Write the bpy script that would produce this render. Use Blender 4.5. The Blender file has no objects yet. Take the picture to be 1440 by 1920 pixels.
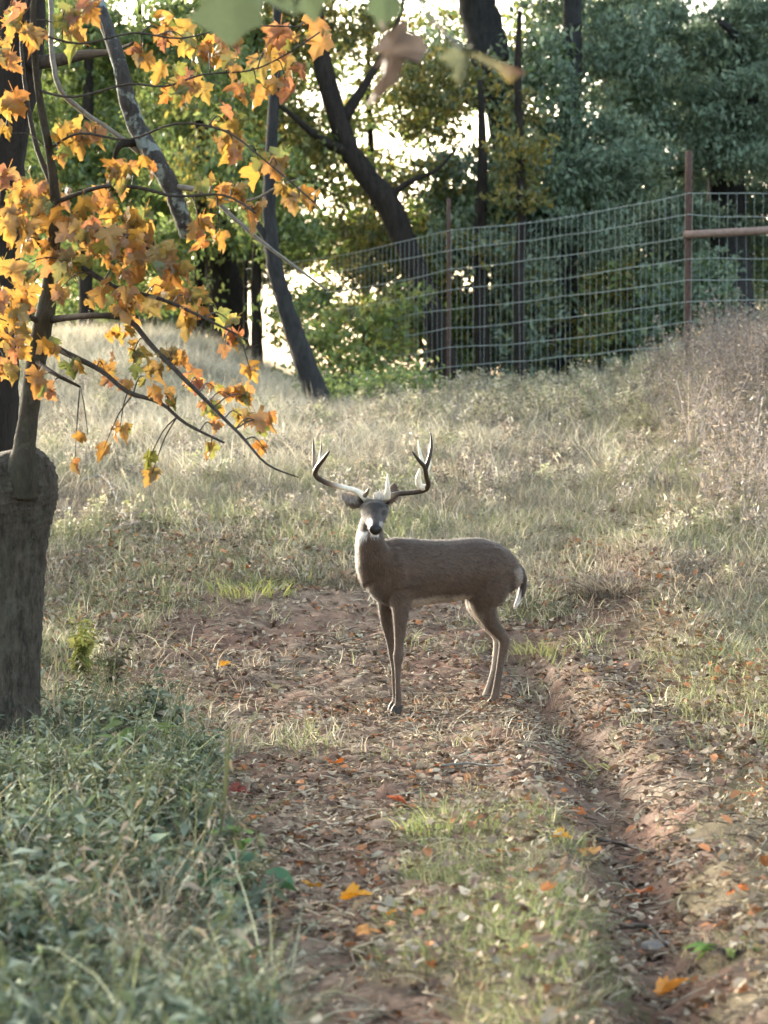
import bpy, bmesh, math, random
import numpy as np
from mathutils import Vector, Matrix, Euler

R = math.radians
random.seed(7)
rng = np.random.default_rng(11)
scene = bpy.context.scene
COL = scene.collection

# ------------------------------------------------------------------ camera, sky, sun, exposure
F = 5000.0            # focal length in photo pixels (1440 x 1920)
EYE = 1.6
PITCH = math.atan((960 - 777) / F)
cam_d = bpy.data.cameras.new('camera')
cam = bpy.data.objects.new('camera', cam_d)
COL.objects.link(cam)
cam.location = (0, 0, EYE)
cam.rotation_euler = (math.pi / 2 - PITCH, 0, 0)
cam_d.sensor_fit = 'VERTICAL'
cam_d.sensor_height = 36.0
cam_d.sensor_width = 27.0
cam_d.lens = F / 1920 * 36.0
cam_d.clip_start = 0.1
cam_d.clip_end = 3000
cam_d.dof.use_dof = True
cam_d.dof.focus_distance = 14.3
cam_d.dof.aperture_fstop = 4.4
scene.camera = cam

SUN_EL, SUN_AZ = 9.5, -34.0          # azimuth measured from +Y towards +X
world = bpy.data.worlds.new('World')
scene.world = world
world.use_nodes = True
wn = world.node_tree
bg = wn.nodes['Background']
sky = wn.nodes.new('ShaderNodeTexSky')
sky.sky_type = 'NISHITA'
sky.sun_disc = False
sky.sun_elevation = R(SUN_EL)
sky.sun_rotation = R(SUN_AZ)
sky.air_density = 1.0
sky.dust_density = 5.0
sky.ozone_density = 1.0
hz = wn.nodes.new('ShaderNodeHueSaturation')      # desaturates the sky so its light is less blue
hz.inputs['Saturation'].default_value = 0.7
wn.links.new(sky.outputs[0], hz.inputs['Color'])
wn.links.new(hz.outputs[0], bg.inputs[0])
bg.inputs[1].default_value = 0.15
sun_d = bpy.data.lights.new('sun', 'SUN')
sun_d.energy = 2.0
sun_d.angle = R(8)
sun_d.color = (1.0, 0.92, 0.78)
sun = bpy.data.objects.new('sun', sun_d)
COL.objects.link(sun)
sdir = Vector((math.sin(R(SUN_AZ)) * math.cos(R(SUN_EL)), math.cos(R(SUN_AZ)) * math.cos(R(SUN_EL)), math.sin(R(SUN_EL))))
sun.rotation_euler = sdir.to_track_quat('Z', 'Y').to_euler()
sun.location = sdir * 50
vs = scene.view_settings
vs.view_transform = 'Standard'
vs.look = 'None'
vs.exposure = 3.05
vs.gamma = 1.0
vs.use_curve_mapping = False

# ------------------------------------------------------------------ geometry of the view
cP, sP = math.cos(PITCH), math.sin(PITCH)

def P(px, py, d):
    """world point seen at photo pixel (px, py) at distance y = d"""
    u = (px - 720) / F
    v = -(py - 960) / F
    dy = cP + v * sP
    dz = -sP + v * cP
    t = d / dy
    return Vector((u * t, d, EYE + dz * t))

def to_px(x, y, z):
    zz = z - EYE
    depth = y * cP - zz * sP
    v = y * sP + zz * cP
    return 720 + x / depth * F, 960 - v / depth * F

# ------------------------------------------------------------------ noise
def _hash(ix, iy, s):
    h = (ix * 374761393 + iy * 668265263 + s * 1442695041) & 0xFFFFFFFF
    h = ((h ^ (h >> 13)) * 1274126177) & 0xFFFFFFFF
    return ((h ^ (h >> 16)) & 0xFFFFFF) / float(0xFFFFFF)

def vnoise(x, y, s=0):
    x = np.asarray(x, float); y = np.asarray(y, float)
    ix = np.floor(x).astype(np.int64); iy = np.floor(y).astype(np.int64)
    fx = x - ix; fy = y - iy
    fx = fx * fx * (3 - 2 * fx); fy = fy * fy * (3 - 2 * fy)
    a = _hash(ix, iy, s); b = _hash(ix + 1, iy, s); c = _hash(ix, iy + 1, s); d = _hash(ix + 1, iy + 1, s)
    return (a * (1 - fx) + b * fx) * (1 - fy) + (c * (1 - fx) + d * fx) * fy - 0.5

def fbm(x, y, s=0, o=3):
    t = 0; a = 1.0
    for k in range(o):
        t = t + a * vnoise(np.asarray(x) * 2 ** k, np.asarray(y) * 2 ** k, s + k)
        a *= 0.5
    return t

# ------------------------------------------------------------------ terrain height
def smooth(a, b, x):
    t = np.clip((np.asarray(x, float) - a) / (b - a), 0, 1)
    return t * t * (3 - 2 * t)

_PY = np.linspace(-60, 900, 3841)
_PZ = np.interp(_PY, [-60, 14.7, 15.4, 17, 20, 25, 31, 36, 60, 150, 900], [0, 0, .05, .23, .67, 1.28, 1.72, 1.80, 1.75, 0.5, -8])
_k = np.hanning(11); _k /= _k.sum()
_PZ = np.convolve(np.pad(_PZ, 5, mode='edge'), _k, 'valid')

def h_base(x, y):
    x = np.asarray(x, float); y = np.asarray(y, float)
    z = np.interp(y, _PY, _PZ)
    z = z + 0.80 * smooth(-0.6, -3.2, x) * smooth(26, 36, y) * (1 - smooth(60, 120, y))
    z = z + 0.40 * smooth(2.2, 3.9, x) * smooth(19, 26, y) * (1 - smooth(60, 120, y))
    z = z + 0.10 * smooth(1.6, 2.6, x) * smooth(12, 16, y) * (1 - smooth(30, 40, y))
    return z

def G0(px, py):
    lo, hi = 4.0, 60.0
    d = 4.0
    while d < 60:
        p = P(px, py, d)
        if p.z < float(h_base(p.x, p.y)):
            return p
        d += 0.02
    return P(px, py, 60)

def seg_dist(x, y, pts):
    best = np.full(np.shape(x), 1e9)
    for (ax, ay), (bx, by) in zip(pts[:-1], pts[1:]):
        vx, vy = bx - ax, by - ay
        t = np.clip(((x - ax) * vx + (y - ay) * vy) / (vx * vx + vy * vy), 0, 1)
        best = np.minimum(best, np.hypot(x - ax - t * vx, y - ay - t * vy))
    return best

RUT_R = [tuple(G0(a, b)[:2]) for a, b in [(960, 1215), (1040, 1320), (1130, 1450), (1195, 1600), (1225, 1750), (1245, 1915)]]
RUT_R.append((RUT_R[-1][0] + .1, 2.0))
RUT_L = [tuple(G0(a, b)[:2]) for a, b in [(560, 1190), (520, 1290), (520, 1400), (590, 1600), (660, 1800), (690, 1915)]]
RUT_L.append((RUT_L[-1][0] + .02, 2.0))
LEDGE = [tuple(G0(a, b)[:2]) for a, b in [(1190, 1040), (1245, 1160), (1330, 1270), (1480, 1330)]]
EDGE_L = [tuple(G0(a, b)[:2]) for a, b in [(200, 1230), (330, 1300), (395, 1420), (440, 1600), (510, 1800), (540, 1915)]]

def h(x, y):
    x = np.asarray(x, float); y = np.asarray(y, float)
    z = h_base(x, y)
    near = 1 - smooth(15, 19, y)
    z = z - 0.15 * np.exp(-(seg_dist(x, y, RUT_R) / 0.15) ** 2) * near
    z = z + 0.13 * np.exp(-(seg_dist(x, y, LEDGE) / 0.28) ** 2)
    z = z + 0.04 * np.exp(-((seg_dist(x, y, RUT_R) - .34) / 0.13) ** 2) * near
    z = z - 0.035 * np.exp(-(seg_dist(x, y, RUT_L) / 0.32) ** 2) * near
    stand = 1 - .85 * np.exp(-(((x - .33) / .75) ** 2 + ((y - 14.42) / .75) ** 2) ** 2)      # trodden flat where the deer stands
    z = z - .02 * (1 - stand)
    z = z + stand * 0.07 * fbm(x * .9, y * .9, 3, 2) * smooth(3, 6, y) * (0.3 + 0.7 * smooth(14.5, 18, y) + .3 * (1 - smooth(10, 13, y)))
    z = z + stand * 0.035 * fbm(x * 4, y * 4, 9, 3) * (1 - smooth(30, 45, y))
    return z

def G(px, py):
    d = 4.0
    while d < 60:
        p = P(px, py, d)
        if p.z < float(h(p.x, p.y)):
            p.z = float(h(p.x, p.y))
            return p
        d += 0.03
    return P(px, py, 60)

DIRT = [(205, 1262), (270, 1180), (380, 1115), (640, 1100), (760, 1135), (980, 1165), (1075, 1170), (1085, 1060), (1175, 1050), (1215, 1200), (1240, 1260), (1330, 1330), (1345, 1430), (1320, 1600),
        (1350, 1925), (1350, 2600), (1100, 2600), (1105, 1925), (1100, 1800), (1080, 1650), (1000, 1530), (870, 1470), (790, 1520), (770, 1650), (775, 1760), (800, 1925), (800, 2600), (540, 2600),
        (550, 1925), (500, 1760), (430, 1560), (400, 1430), (340, 1330)]
THIN = [(90, 1250), (110, 1080), (260, 985), (480, 1000), (680, 1040), (1000, 1120), (1060, 1020), (1200, 1000), (1290, 1180), (1500, 1300), (1500, 1500), (200, 1400)]
LEFTW = [(-400, 1250), (110, 1240), (205, 1260), (310, 1330), (365, 1430), (395, 1560), (445, 1740), (500, 1930), (540, 2600), (-900, 2600)]
STRIP = [(870, 1465), (1000, 1540), (1075, 1660), (1100, 1800), (1110, 1930), (1110, 2600), (800, 2600), (790, 1930), (775, 1760), (772, 1650), (795, 1520)]

def in_poly(px, py, poly):
    px = np.asarray(px); py = np.asarray(py)
    r = np.zeros(px.shape, bool)
    n = len(poly)
    for i in range(n):
        x1, y1 = poly[i]; x2, y2 = poly[(i + 1) % n]
        if y1 == y2: continue
        c = ((y1 > py) != (y2 > py)) & (px < (x2 - x1) * (py - y1) / (y2 - y1) + x1)
        r ^= c
    return r

def zone(x, y, poly, jit=0.25, s=5):
    """is ground point (x, y) inside a patch, with a ragged edge"""
    xx = x + jit * fbm(x * 2.5, y * 2.5, s, 3)
    yy = y + jit * 2 * fbm(x * 2.5 + 40, y * 2.5, s + 7, 3)
    a, b = to_px(xx, np.maximum(yy, 2.5), h_base(xx, yy))
    return in_poly(a, b, poly)

# ------------------------------------------------------------------ helpers: objects
def tag(o, label=None, cat=None, group=None, kind=None):
    if label: o['label'] = label
    if cat: o['category'] = cat
    if group: o['group'] = group
    if kind: o['kind'] = kind
    return o

def empty(name, loc, label=None, cat=None, group=None):
    o = bpy.data.objects.new(name, None)
    o.empty_display_size = 0.1
    COL.objects.link(o)
    o.location = loc
    return tag(o, label, cat, group)

def link(name, me, parent=None, loc=None):
    o = bpy.data.objects.new(name, me)
    COL.objects.link(o)
    if parent is not None:
        o.parent = parent
        if loc is None:
            o.location = -Vector(parent.location)
    if loc is not None:
        o.location = loc
    return o

def mesh(name, V, Fc, mat=None, cols=None, smooth_=True):
    me = bpy.data.meshes.new(name)
    me.from_pydata([tuple(v) for v in V], [], [tuple(f) for f in Fc])
    if cols is not None:
        a = me.color_attributes.new('Col', 'FLOAT_COLOR', 'POINT')
        c = np.ones((len(V), 4), np.float32); c[:, :3] = np.asarray(cols)[:, :3]
        a.data.foreach_set('color', c.ravel())
    if smooth_:
        me.polygons.foreach_set('use_smooth', [True] * len(me.polygons))
    if mat: me.materials.append(mat)
    me.update()
    return me

def mesh_np(name, V, Fc, mat=None, cols=None, smooth_=False):
    """V (n,3), Fc (m,k) arrays, all faces of one size"""
    V = np.asarray(V, np.float32); Fc = np.asarray(Fc, np.int32)
    me = bpy.data.meshes.new(name)
    m, k = Fc.shape
    me.vertices.add(len(V)); me.vertices.foreach_set('co', V.ravel())
    me.loops.add(m * k); me.loops.foreach_set('vertex_index', Fc.ravel())
    me.polygons.add(m)
    me.polygons.foreach_set('loop_start', np.arange(0, m * k, k, dtype=np.int32))
    me.polygons.foreach_set('use_smooth', np.full(m, smooth_))
    if cols is not None:
        a = me.color_attributes.new('Col', 'FLOAT_COLOR', 'POINT')
        c = np.ones((len(V), 4), np.float32); c[:, :3] = cols
        a.data.foreach_set('color', c.ravel())
    if mat: me.materials.append(mat)
    me.update(calc_edges=True)
    me.validate()
    return me

def catmull(pts, n):
    pts = [np.asarray(p, float) for p in pts]
    if len(pts) == 2 or n <= 1:
        return pts
    out = []
    for i in range(len(pts) - 1):
        p0 = pts[max(i - 1, 0)]; p1 = pts[i]; p2 = pts[i + 1]; p3 = pts[min(i + 2, len(pts) - 1)]
        for k in range(n):
            t = k / n
            out.append(0.5 * ((2 * p1) + (-p0 + p2) * t + (2 * p0 - 5 * p1 + 4 * p2 - p3) * t * t + (-p0 + 3 * p1 - 3 * p2 + p3) * t ** 3))
    out.append(pts[-1])
    return out

class MB:
    def __init__(s): s.v = []; s.f = []; s.c = []
    def tube(s, pts, sides=8, sub=3, rough=0.0, seed=0, flat=None, col=None, cap=True, wob=0.0, ridge=0.0):
        """pts: (x,y,z,r). closed tapered tube"""
        q = catmull(pts, sub)
        n = len(q)
        o = len(s.v)
        rnd = random.Random(seed)
        prev = None
        rdg = [rnd.uniform(-1, 1) for _ in range(sides)]
        for i in range(n):
            a = q[max(i - 1, 0)][:3]; b = q[min(i + 1, n - 1)][:3]
            t = Vector(b - a)
            if t.length < 1e-9: t = Vector((0, 0, 1))
            t.normalize()
            if prev is None:
                u = t.cross(Vector((0.13, 1, 0.21)))
                if u.length < 1e-3: u = t.cross(Vector((1, 0, 0)))
            else:
                u = prev - t * prev.dot(t)
            u.normalize(); prev = u
            w = t.cross(u)
            c = Vector(q[i][:3]); r = max(q[i][3], 1e-4)
            if wob: c += Vector((rnd.uniform(-1, 1), rnd.uniform(-1, 1), 0)) * wob * r
            for k in range(sides):
                th = 2 * math.pi * k / sides
                rr = r * (1 + rough * rnd.uniform(-1, 1) + ridge * rdg[k])
                s.v.append(c + (u * math.cos(th) + w * math.sin(th) * (flat or 1)) * rr)
                s.c.append(col or (1, 1, 1))
        for i in range(n - 1):
            for k in range(sides):
                k2 = (k + 1) % sides
                s.f.append((o + i * sides + k, o + i * sides + k2, o + (i + 1) * sides + k2, o + (i + 1) * sides + k))
        if cap:
            s.f.append(tuple(o + k for k in reversed(range(sides))))
            s.f.append(tuple(o + (n - 1) * sides + k for k in range(sides)))
        return s
    def rings(s, rings, col=None):
        """rings: list of equal-length vertex loops; capped"""
        o = len(s.v); m = len(rings[0]); n = len(rings)
        for r in rings:
            for p in r:
                s.v.append(Vector(p)); s.c.append(col or (1, 1, 1))
        for i in range(n - 1):
            for k in range(m):
                k2 = (k + 1) % m
                s.f.append((o + i * m + k, o + i * m + k2, o + (i + 1) * m + k2, o + (i + 1) * m + k))
        s.f.append(tuple(o + k for k in reversed(range(m))))
        s.f.append(tuple(o + (n - 1) * m + k for k in range(m)))
        return s
    def build(s, name, mat, parent=None, cols=False, loc=None):
        me = mesh(name, s.v, s.f, mat, s.c if cols else None)
        return link(name, me, parent, loc)

def pt(px, py, d, rpx):
    p = P(px, py, d)
    return (p.x, p.y, p.z, rpx * d / F)

# ------------------------------------------------------------------ helpers: materials
def new_mat(name):
    m = bpy.data.materials.new(name); m.use_nodes = True
    nt = m.node_tree
    b = nt.nodes['Principled BSDF']
    b.inputs['Specular IOR Level'].default_value = 0.25
    return m, nt, b

def N(nt, t, **kw):
    n = nt.nodes.new(t)
    for k, v in kw.items():
        setattr(n, k, v)
    return n

def ramp(nt, fac, stops, interp='LINEAR'):
    r = N(nt, 'ShaderNodeValToRGB')
    r.color_ramp.interpolation = interp
    el = r.color_ramp.elements
    while len(el) < len(stops): el.new(0.5)
    for e, (p, c) in zip(el, stops):
        e.position = p; e.color = (*c, 1)
    nt.links.new(fac, r.inputs[0])
    return r.outputs[0]

def noise_n(nt, scale, detail=6, rough=.6, coord='Object', vec=None, stretch=None):
    if vec is None:
        tc = N(nt, 'ShaderNodeTexCoord'); vec = tc.outputs[coord]
    if stretch:
        mp = N(nt, 'ShaderNodeMapping'); mp.inputs['Scale'].default_value = stretch
        nt.links.new(vec, mp.inputs[0]); vec = mp.outputs[0]
    n = N(nt, 'ShaderNodeTexNoise')
    n.inputs['Scale'].default_value = scale; n.inputs['Detail'].default_value = detail; n.inputs['Roughness'].default_value = rough
    nt.links.new(vec, n.inputs['Vector'])
    return n.outputs['Fac']

def mixc(nt, fac, a, b, mode='MIX'):
    m = N(nt, 'ShaderNodeMix', data_type='RGBA', blend_type=mode)
    for s, v in ((0, fac), (6, a), (7, b)):
        if hasattr(v, 'is_output') or isinstance(v, bpy.types.NodeSocket): nt.links.new(v, m.inputs[s])
        elif s == 0: m.inputs[0].default_value = v
        else: m.inputs[s].default_value = (*v, 1)
    return m.outputs[2]

def bump(nt, b, hgt, strength, dist=0.02):
    bp = N(nt, 'ShaderNodeBump')
    bp.inputs['Strength'].default_value = strength; bp.inputs['Distance'].default_value = dist
    nt.links.new(hgt, bp.inputs['Height']); nt.links.new(bp.outputs[0], b.inputs['Normal'])

def ground_mat(name, stops, big):
    m, nt, b = new_mat(name)
    n1 = noise_n(nt, 9, 8, .7); n2 = noise_n(nt, 1.1, 4, .6); n3 = noise_n(nt, 45, 6, .75)
    c = ramp(nt, n1, stops)
    c2 = mixc(nt, ramp(nt, n2, [(.4, (0, 0, 0)), (.62, (1, 1, 1))]), c, big)
    c3 = mixc(nt, 0.55, c2, ramp(nt, n3, [(.3, (.45, .42, .4)), (.7, (1.5, 1.45, 1.4))]), 'MULTIPLY')
    nt.links.new(c3, b.inputs['Base Color']); b.inputs['Roughness'].default_value = .95
    bump(nt, b, n3, .7, .03)
    return m

def leaf_mat(name, trans=.4, rand=.35, ramp_stops=None, gloss=.06, attr=True, vein=False, island=False, mottle=False):
    """thin leaf: diffuse + light coming through; colour from the mesh attribute or from a per-object ramp"""
    m = bpy.data.materials.new(name); m.use_nodes = True
    nt = m.node_tree; nt.nodes.clear()
    out = N(nt, 'ShaderNodeOutputMaterial')
    oi = N(nt, 'ShaderNodeObjectInfo')
    if ramp_stops:
        rsrc = N(nt, 'ShaderNodeNewGeometry').outputs['Random Per Island'] if island else oi.outputs['Random']
        c = ramp(nt, rsrc, ramp_stops)
        sp = noise_n(nt, 14, 4, .6)
        c = mixc(nt, ramp(nt, sp, [(.45, (0, 0, 0)), (.75, (.8, .8, .8))]), c, vein or (.25, .22, .03))
    else:
        at = N(nt, 'ShaderNodeAttribute'); at.attribute_name = 'Col'
        c = at.outputs['Color']
    if mottle:
        mo = noise_n(nt, 60, 5, .7); c = mixc(nt, .8, c, ramp(nt, mo, [(.3, (.5, .42, .38)), (.65, (1.25, 1.2, 1.1))]), 'MULTIPLY')
    hsv = N(nt, 'ShaderNodeHueSaturation')
    ma = N(nt, 'ShaderNodeMapRange')
    ma.inputs[3].default_value = 1 - rand; ma.inputs[4].default_value = 1 + rand
    wn_ = N(nt, 'ShaderNodeTexWhiteNoise', noise_dimensions='1D')
    nt.links.new(oi.outputs['Random'], wn_.inputs['W'])
    nt.links.new(wn_.outputs['Value'], ma.inputs[0]); nt.links.new(ma.outputs[0], hsv.inputs['Value'])
    nt.links.new(c, hsv.inputs['Color'])
    c = hsv.outputs[0]
    d = N(nt, 'ShaderNodeBsdfDiffuse'); t = N(nt, 'ShaderNodeBsdfTranslucent'); g = N(nt, 'ShaderNodeBsdfGlossy')
    g.inputs['Roughness'].default_value = .45; g.inputs['Color'].default_value = (.8, .85, .9, 1)
    nt.links.new(c, d.inputs[0]); nt.links.new(c, t.inputs[0])
    m1 = N(nt, 'ShaderNodeMixShader'); m1.inputs[0].default_value = trans
    nt.links.new(d.outputs[0], m1.inputs[1]); nt.links.new(t.outputs[0], m1.inputs[2])
    m2 = N(nt, 'ShaderNodeMixShader'); m2.inputs[0].default_value = gloss
    nt.links.new(m1.outputs[0], m2.inputs[1]); nt.links.new(g.outputs[0], m2.inputs[2])
    nt.links.new(m2.outputs[0], out.inputs[0])
    return m

def bark_mat(name, dark, light, lichen=None, scale=14, lich=(.55, .62)):
    m, nt, b = new_mat(name)
    n1 = noise_n(nt, scale, 10, .75, stretch=(1, 1, .3)); n2 = noise_n(nt, scale * .35, 5, .6)
    c = ramp(nt, n1, [(.3, dark), (.72, light)])
    if lichen:
        c = mixc(nt, ramp(nt, n2, [(lich[0], (0, 0, 0)), (lich[1], (1, 1, 1))]), c, lichen)
    nt.links.new(c, b.inputs['Base Color']); b.inputs['Roughness'].default_value = .95
    bump(nt, b, n1, .9, .05)
    return m

def plain_mat(name, a, b_, scale=30, rough=.8, metal=0, stretch=None, bmp=.3):
    m, nt, b = new_mat(name)
    n1 = noise_n(nt, scale, 6, .65, stretch=stretch)
    nt.links.new(ramp(nt, n1, [(.3, a), (.7, b_)]), b.inputs['Base Color'])
    b.inputs['Roughness'].default_value = rough; b.inputs['Metallic'].default_value = metal
    if bmp: bump(nt, b, n1, bmp, .01)
    return m

M_SOIL = ground_mat('soil_grassland', [(.3, (.075, .058, .036)), (.55, (.15, .118, .072)), (.75, (.24, .19, .12))], (.12, .10, .05))
M_DIRT = ground_mat('dirt', [(.3, (.06, .042, .031)), (.5, (.15, .108, .078)), (.72, (.29, .225, .165))], (.155, .088, .06))
M_BARK = bark_mat('bark_dark', (.010, .008, .007), (.042, .035, .028))
M_BARK_BLUE = bark_mat('bark_grey', (.012, .013, .014), (.058, .058, .058))
M_BARK_STUMP = bark_mat('bark_stump', (.014, .011, .009), (.15, .128, .10), (.12, .125, .095), 34, (.55, .75))
M_BARK_SPROUT = bark_mat('bark_young', (.03, .026, .02), (.10, .09, .065), (.12, .12, .09), 24, (.58, .7))
M_LICHEN = bark_mat('bark_lichen', (.025, .025, .025), (.12, .12, .115), (.27, .33, .31), 34, (.53, .6))
M_TWIG = plain_mat('twig_bark', (.02, .016, .013), (.065, .053, .042), 40)
M_TWIG_PALE = plain_mat('twig_pale', (.12, .115, .1), (.23, .22, .19), 40)
M_CROWN = leaf_mat('crown_leaves', .5, 0, gloss=.04)
M_GRASS = leaf_mat('grass_blades', .35, .3, gloss=.03)
M_WEED = leaf_mat('weed_leaves', .14, .35, gloss=.015)
M_LITTER = leaf_mat('leaf_litter', .1, .45, gloss=.02)
MAPLE_COLS = [(0, (.32, .185, .035)), (.22, (.33, .165, .03)), (.46, (.31, .12, .03)), (.58, (.24, .165, .035)), (.72, (.29, .10, .05)), (.8, (.16, .16, .035)), (.9, (.10, .13, .03)), (1, (.19, .07, .038))]
M_MAPLE = leaf_mat('maple_leaves', .5, .16, MAPLE_COLS, gloss=.04, vein=(.18, .14, .035))
M_MAPLE_MASS = leaf_mat('maple_leaf_mass', .5, 0, MAPLE_COLS, gloss=.04, vein=(.36, .28, .06), island=True)
M_FALLEN = leaf_mat('fallen_leaves', .25, .15, gloss=.02, mottle=True)
M_RUST = plain_mat('rusty_pipe', (.05, .028, .023), (.10, .062, .048), 25)
M_RAIL = plain_mat('weathered_pipe', (.16, .11, .09), (.27, .2, .165), 25)
M_WIRE = plain_mat('galvanised_wire', (.30, .35, .33), (.42, .48, .46), 60, .6, 0, bmp=0)
M_ROCK = plain_mat('rock', (.16, .15, .13), (.34, .31, .27), 22, .9, bmp=.6)

# ------------------------------------------------------------------ the ground and the track (one sheet, split along the dirt's edge)
def lines(parts):
    out = []
    for a, b, n in parts: out += list(np.linspace(a, b, n, endpoint=False))
    return np.array(out + [parts[-1][1]])
xs = lines([(-600, -60, 8), (-60, -10, 14), (-10, -3.4, 22), (-3.4, 3.4, 150), (3.4, 10, 22), (10, 60, 14), (60, 600, 8)])
ys = lines([(-60, 4, 14), (4, 6, 10), (6, 17, 245), (17, 24, 90), (24, 42, 90), (42, 100, 20), (100, 900, 16)])
X, Y = np.meshgrid(xs, ys)
Z = h(X, Y)
dirt_v = zone(X, Y, DIRT, .35) & (Y < 20)
clod = fbm(X * 9, Y * 9, 21, 3)
Z = Z + np.where(dirt_v & (Y > 3), ((np.abs(clod) * .055 - .012) + .03 * np.abs(fbm(X * 17, Y * 17, 33, 2))) * (1 - .8 * np.exp(-(((X - .33) / .75) ** 2 + ((Y - 14.42) / .75) ** 2) ** 2)), 0)
nx, ny = len(xs), len(ys)
idx = np.arange(nx * ny).reshape(ny, nx)
quads = np.stack([idx[:-1, :-1], idx[:-1, 1:], idx[1:, 1:], idx[1:, :-1]], -1).reshape(-1, 4)
Vt = np.stack([X, Y, Z], -1).reshape(-1, 3)
dq = dirt_v.reshape(-1)[quads].sum(1) >= 3
def sub_sheet(name, sel, mat):
    q = quads[sel]
    u, inv = np.unique(q.ravel(), return_inverse=True)
    me = mesh_np(name, Vt[u], inv.reshape(-1, 4), mat, smooth_=True)
    return tag(link(name, me), kind='structure')
sub_sheet('ground', ~dq, M_SOIL)['label'] = 'grassy ground rising into a bank behind the deer'
sub_sheet('dirt_track', dq, M_DIRT)['label'] = 'bare rutted dirt track under the deer'

# ------------------------------------------------------------------ trees
def leaf_cloud(pos, size, aspect, cols, droop=.5, seed=0):
    """pos (n,3): one folded four-point leaf at each point. returns V, F, C"""
    g = np.random.default_rng(seed)
    n = len(pos)
    d = g.normal(size=(n, 3)); d[:, 2] -= droop * 2
    d /= np.linalg.norm(d, axis=1)[:, None]
    a = g.normal(size=(n, 3))
    w = np.cross(d, a); w /= np.linalg.norm(w, axis=1)[:, None]
    nn = np.cross(d, w)
    L = size * g.uniform(.65, 1.25, (n, 1))
    W = L * aspect * g.uniform(.8, 1.2, (n, 1))
    b0 = pos - d * L * .5
    v = np.stack([b0, pos + w * W * .5 + nn * W * .18 - d * L * .05, pos + d * L * .5 - nn * L * .08, pos - w * W * .5 + nn * W * .18 - d * L * .05], 1)
    i = np.arange(n)[:, None] * 4
    f = np.concatenate([i + np.array([[0, 1, 2]]), i + np.array([[0, 2, 3]])], 0)
    return v.reshape(-1, 3), f, np.repeat(cols, 4, 0)

def crown_points(regions, seed):
    """regions: (px, py, d, rx px, ry px, clumps, leaves per clump) -> leaf centres"""
    g = np.random.default_rng(seed)
    out = []
    for (px, py, d, rx, ry, k, m) in regions:
        c0 = np.array(P(px, py, d)); s = d / F
        for _ in range(k):
            q = g.normal(size=3); q /= np.linalg.norm(q); q *= g.uniform(0, 1) ** .4
            c = c0 + q * np.array([rx * s, min(1.6, .6 * (rx + ry) * s * .5 + .5), ry * s])
            rad = g.uniform(.22, .5)
            e = g.normal(size=(m, 3)); e /= np.linalg.norm(e, axis=1)[:, None]; e *= (g.uniform(0, 1, (m, 1)) ** .5) * rad
            e[:, 2] *= .6
            out.append(c + e)
    return np.concatenate(out)

PAL_TEAL = [(0.135, 0.199, 0.127), (0.189, 0.27, 0.175), (0.107, 0.152, 0.095), (0.251, 0.324, 0.213)]
PAL_GREEN = [(0.125, 0.188, 0.06), (0.188, 0.25, 0.074), (0.094, 0.14, 0.044), (0.266, 0.312, 0.09)]
PAL_OLIVE = [(0.124, 0.15, 0.041), (0.176, 0.176, 0.049), (0.088, 0.105, 0.032), (0.281, 0.229, 0.049)]
PAL_LIGHT = [(.22, .30, .07), (.16, .24, .06), (.33, .36, .09), (.11, .16, .05)]

def crown(parent, regions, pal, size, aspect, seed, droop=.5):
    p = crown_points(regions, seed)
    g = np.random.default_rng(seed + 5)
    cols = np.array(pal)[g.integers(0, len(pal), len(p))] * g.uniform(.75, 1.25, (len(p), 1))
    v, f, c = leaf_cloud(p, size, aspect, cols, droop, seed)
    v = v - np.array(parent.location)
    me = mesh_np('crown', v, f, M_CROWN, c)
    return link('crown', me, parent, loc=(0, 0, 0))

def tree(name, label, trunk, regions, pal=PAL_GREEN, limbs=(), mat=None, size=.12, aspect=.5, seed=1, group=None, cat='tree', droop=.5, rough=.09, bury=.35):
    mat = mat or M_BARK
    t0 = trunk[0]
    base = P(t0[0], t0[1], t0[2])
    base.z = float(h(base.x, base.y))
    r = empty(name, base, label, cat, group)
    pts = [pt(*q) for q in trunk]
    x, y, z, rr = pts[0]
    pts = [(x, y, min(z, base.z) - bury, rr * 1.2)] + pts
    MB().tube(pts, 18, 6, rough, seed, wob=.05, ridge=.05).build('trunk', mat, r)
    for i, lb in enumerate(limbs):
        MB().tube([pt(*q) for q in lb], 8, 4, rough, seed + i, wob=.1).build('limb', mat, r)
    if regions: crown(r, regions, pal, size, aspect, seed, droop)
    return r

GB = 'trees along the fence line'
tree('oak_tree', 'dark crooked oak trunk leaning left with sky showing through its crown',
     [(848, 745, 35.7, 24), (832, 660, 35.7, 22), (800, 560, 35.7, 22), (765, 470, 35.7, 22), (728, 385, 35.7, 24), (680, 320, 35.7, 20), (650, 270, 35.7, 19), (620, 180, 35.7, 18), (598, 80, 35.7, 17), (585, -40, 35.7, 14), (575, -250, 35.7, 8)],
     [(640, 60, 36.7, 130, 70, 20, 60), (820, 180, 36.7, 90, 90, 22, 70), (760, 350, 37.2, 110, 60, 8, 60), (590, 250, 36.2, 60, 60, 14, 55), (680, 470, 37.2, 120, 60, 26, 60), (500, 30, 36.8, 110, 120, 40, 60), (700, -140, 36.2, 330, 120, 60, 60)],
     PAL_OLIVE, limbs=[[(720, 375, 35.7, 8), (770, 340, 35.7, 5), (820, 318, 35.7, 3.4), (862, 270, 35.7, 1.6)], [(660, 290, 35.7, 12), (600, 260, 35.5, 8), (540, 210, 35.2, 5), (500, 180, 35.2, 3)], [(640, 230, 35.7, 12), (690, 150, 35.8, 8), (740, 60, 36, 5), (760, -20, 36.2, 3)]],
     seed=3, group=GB)
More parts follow.
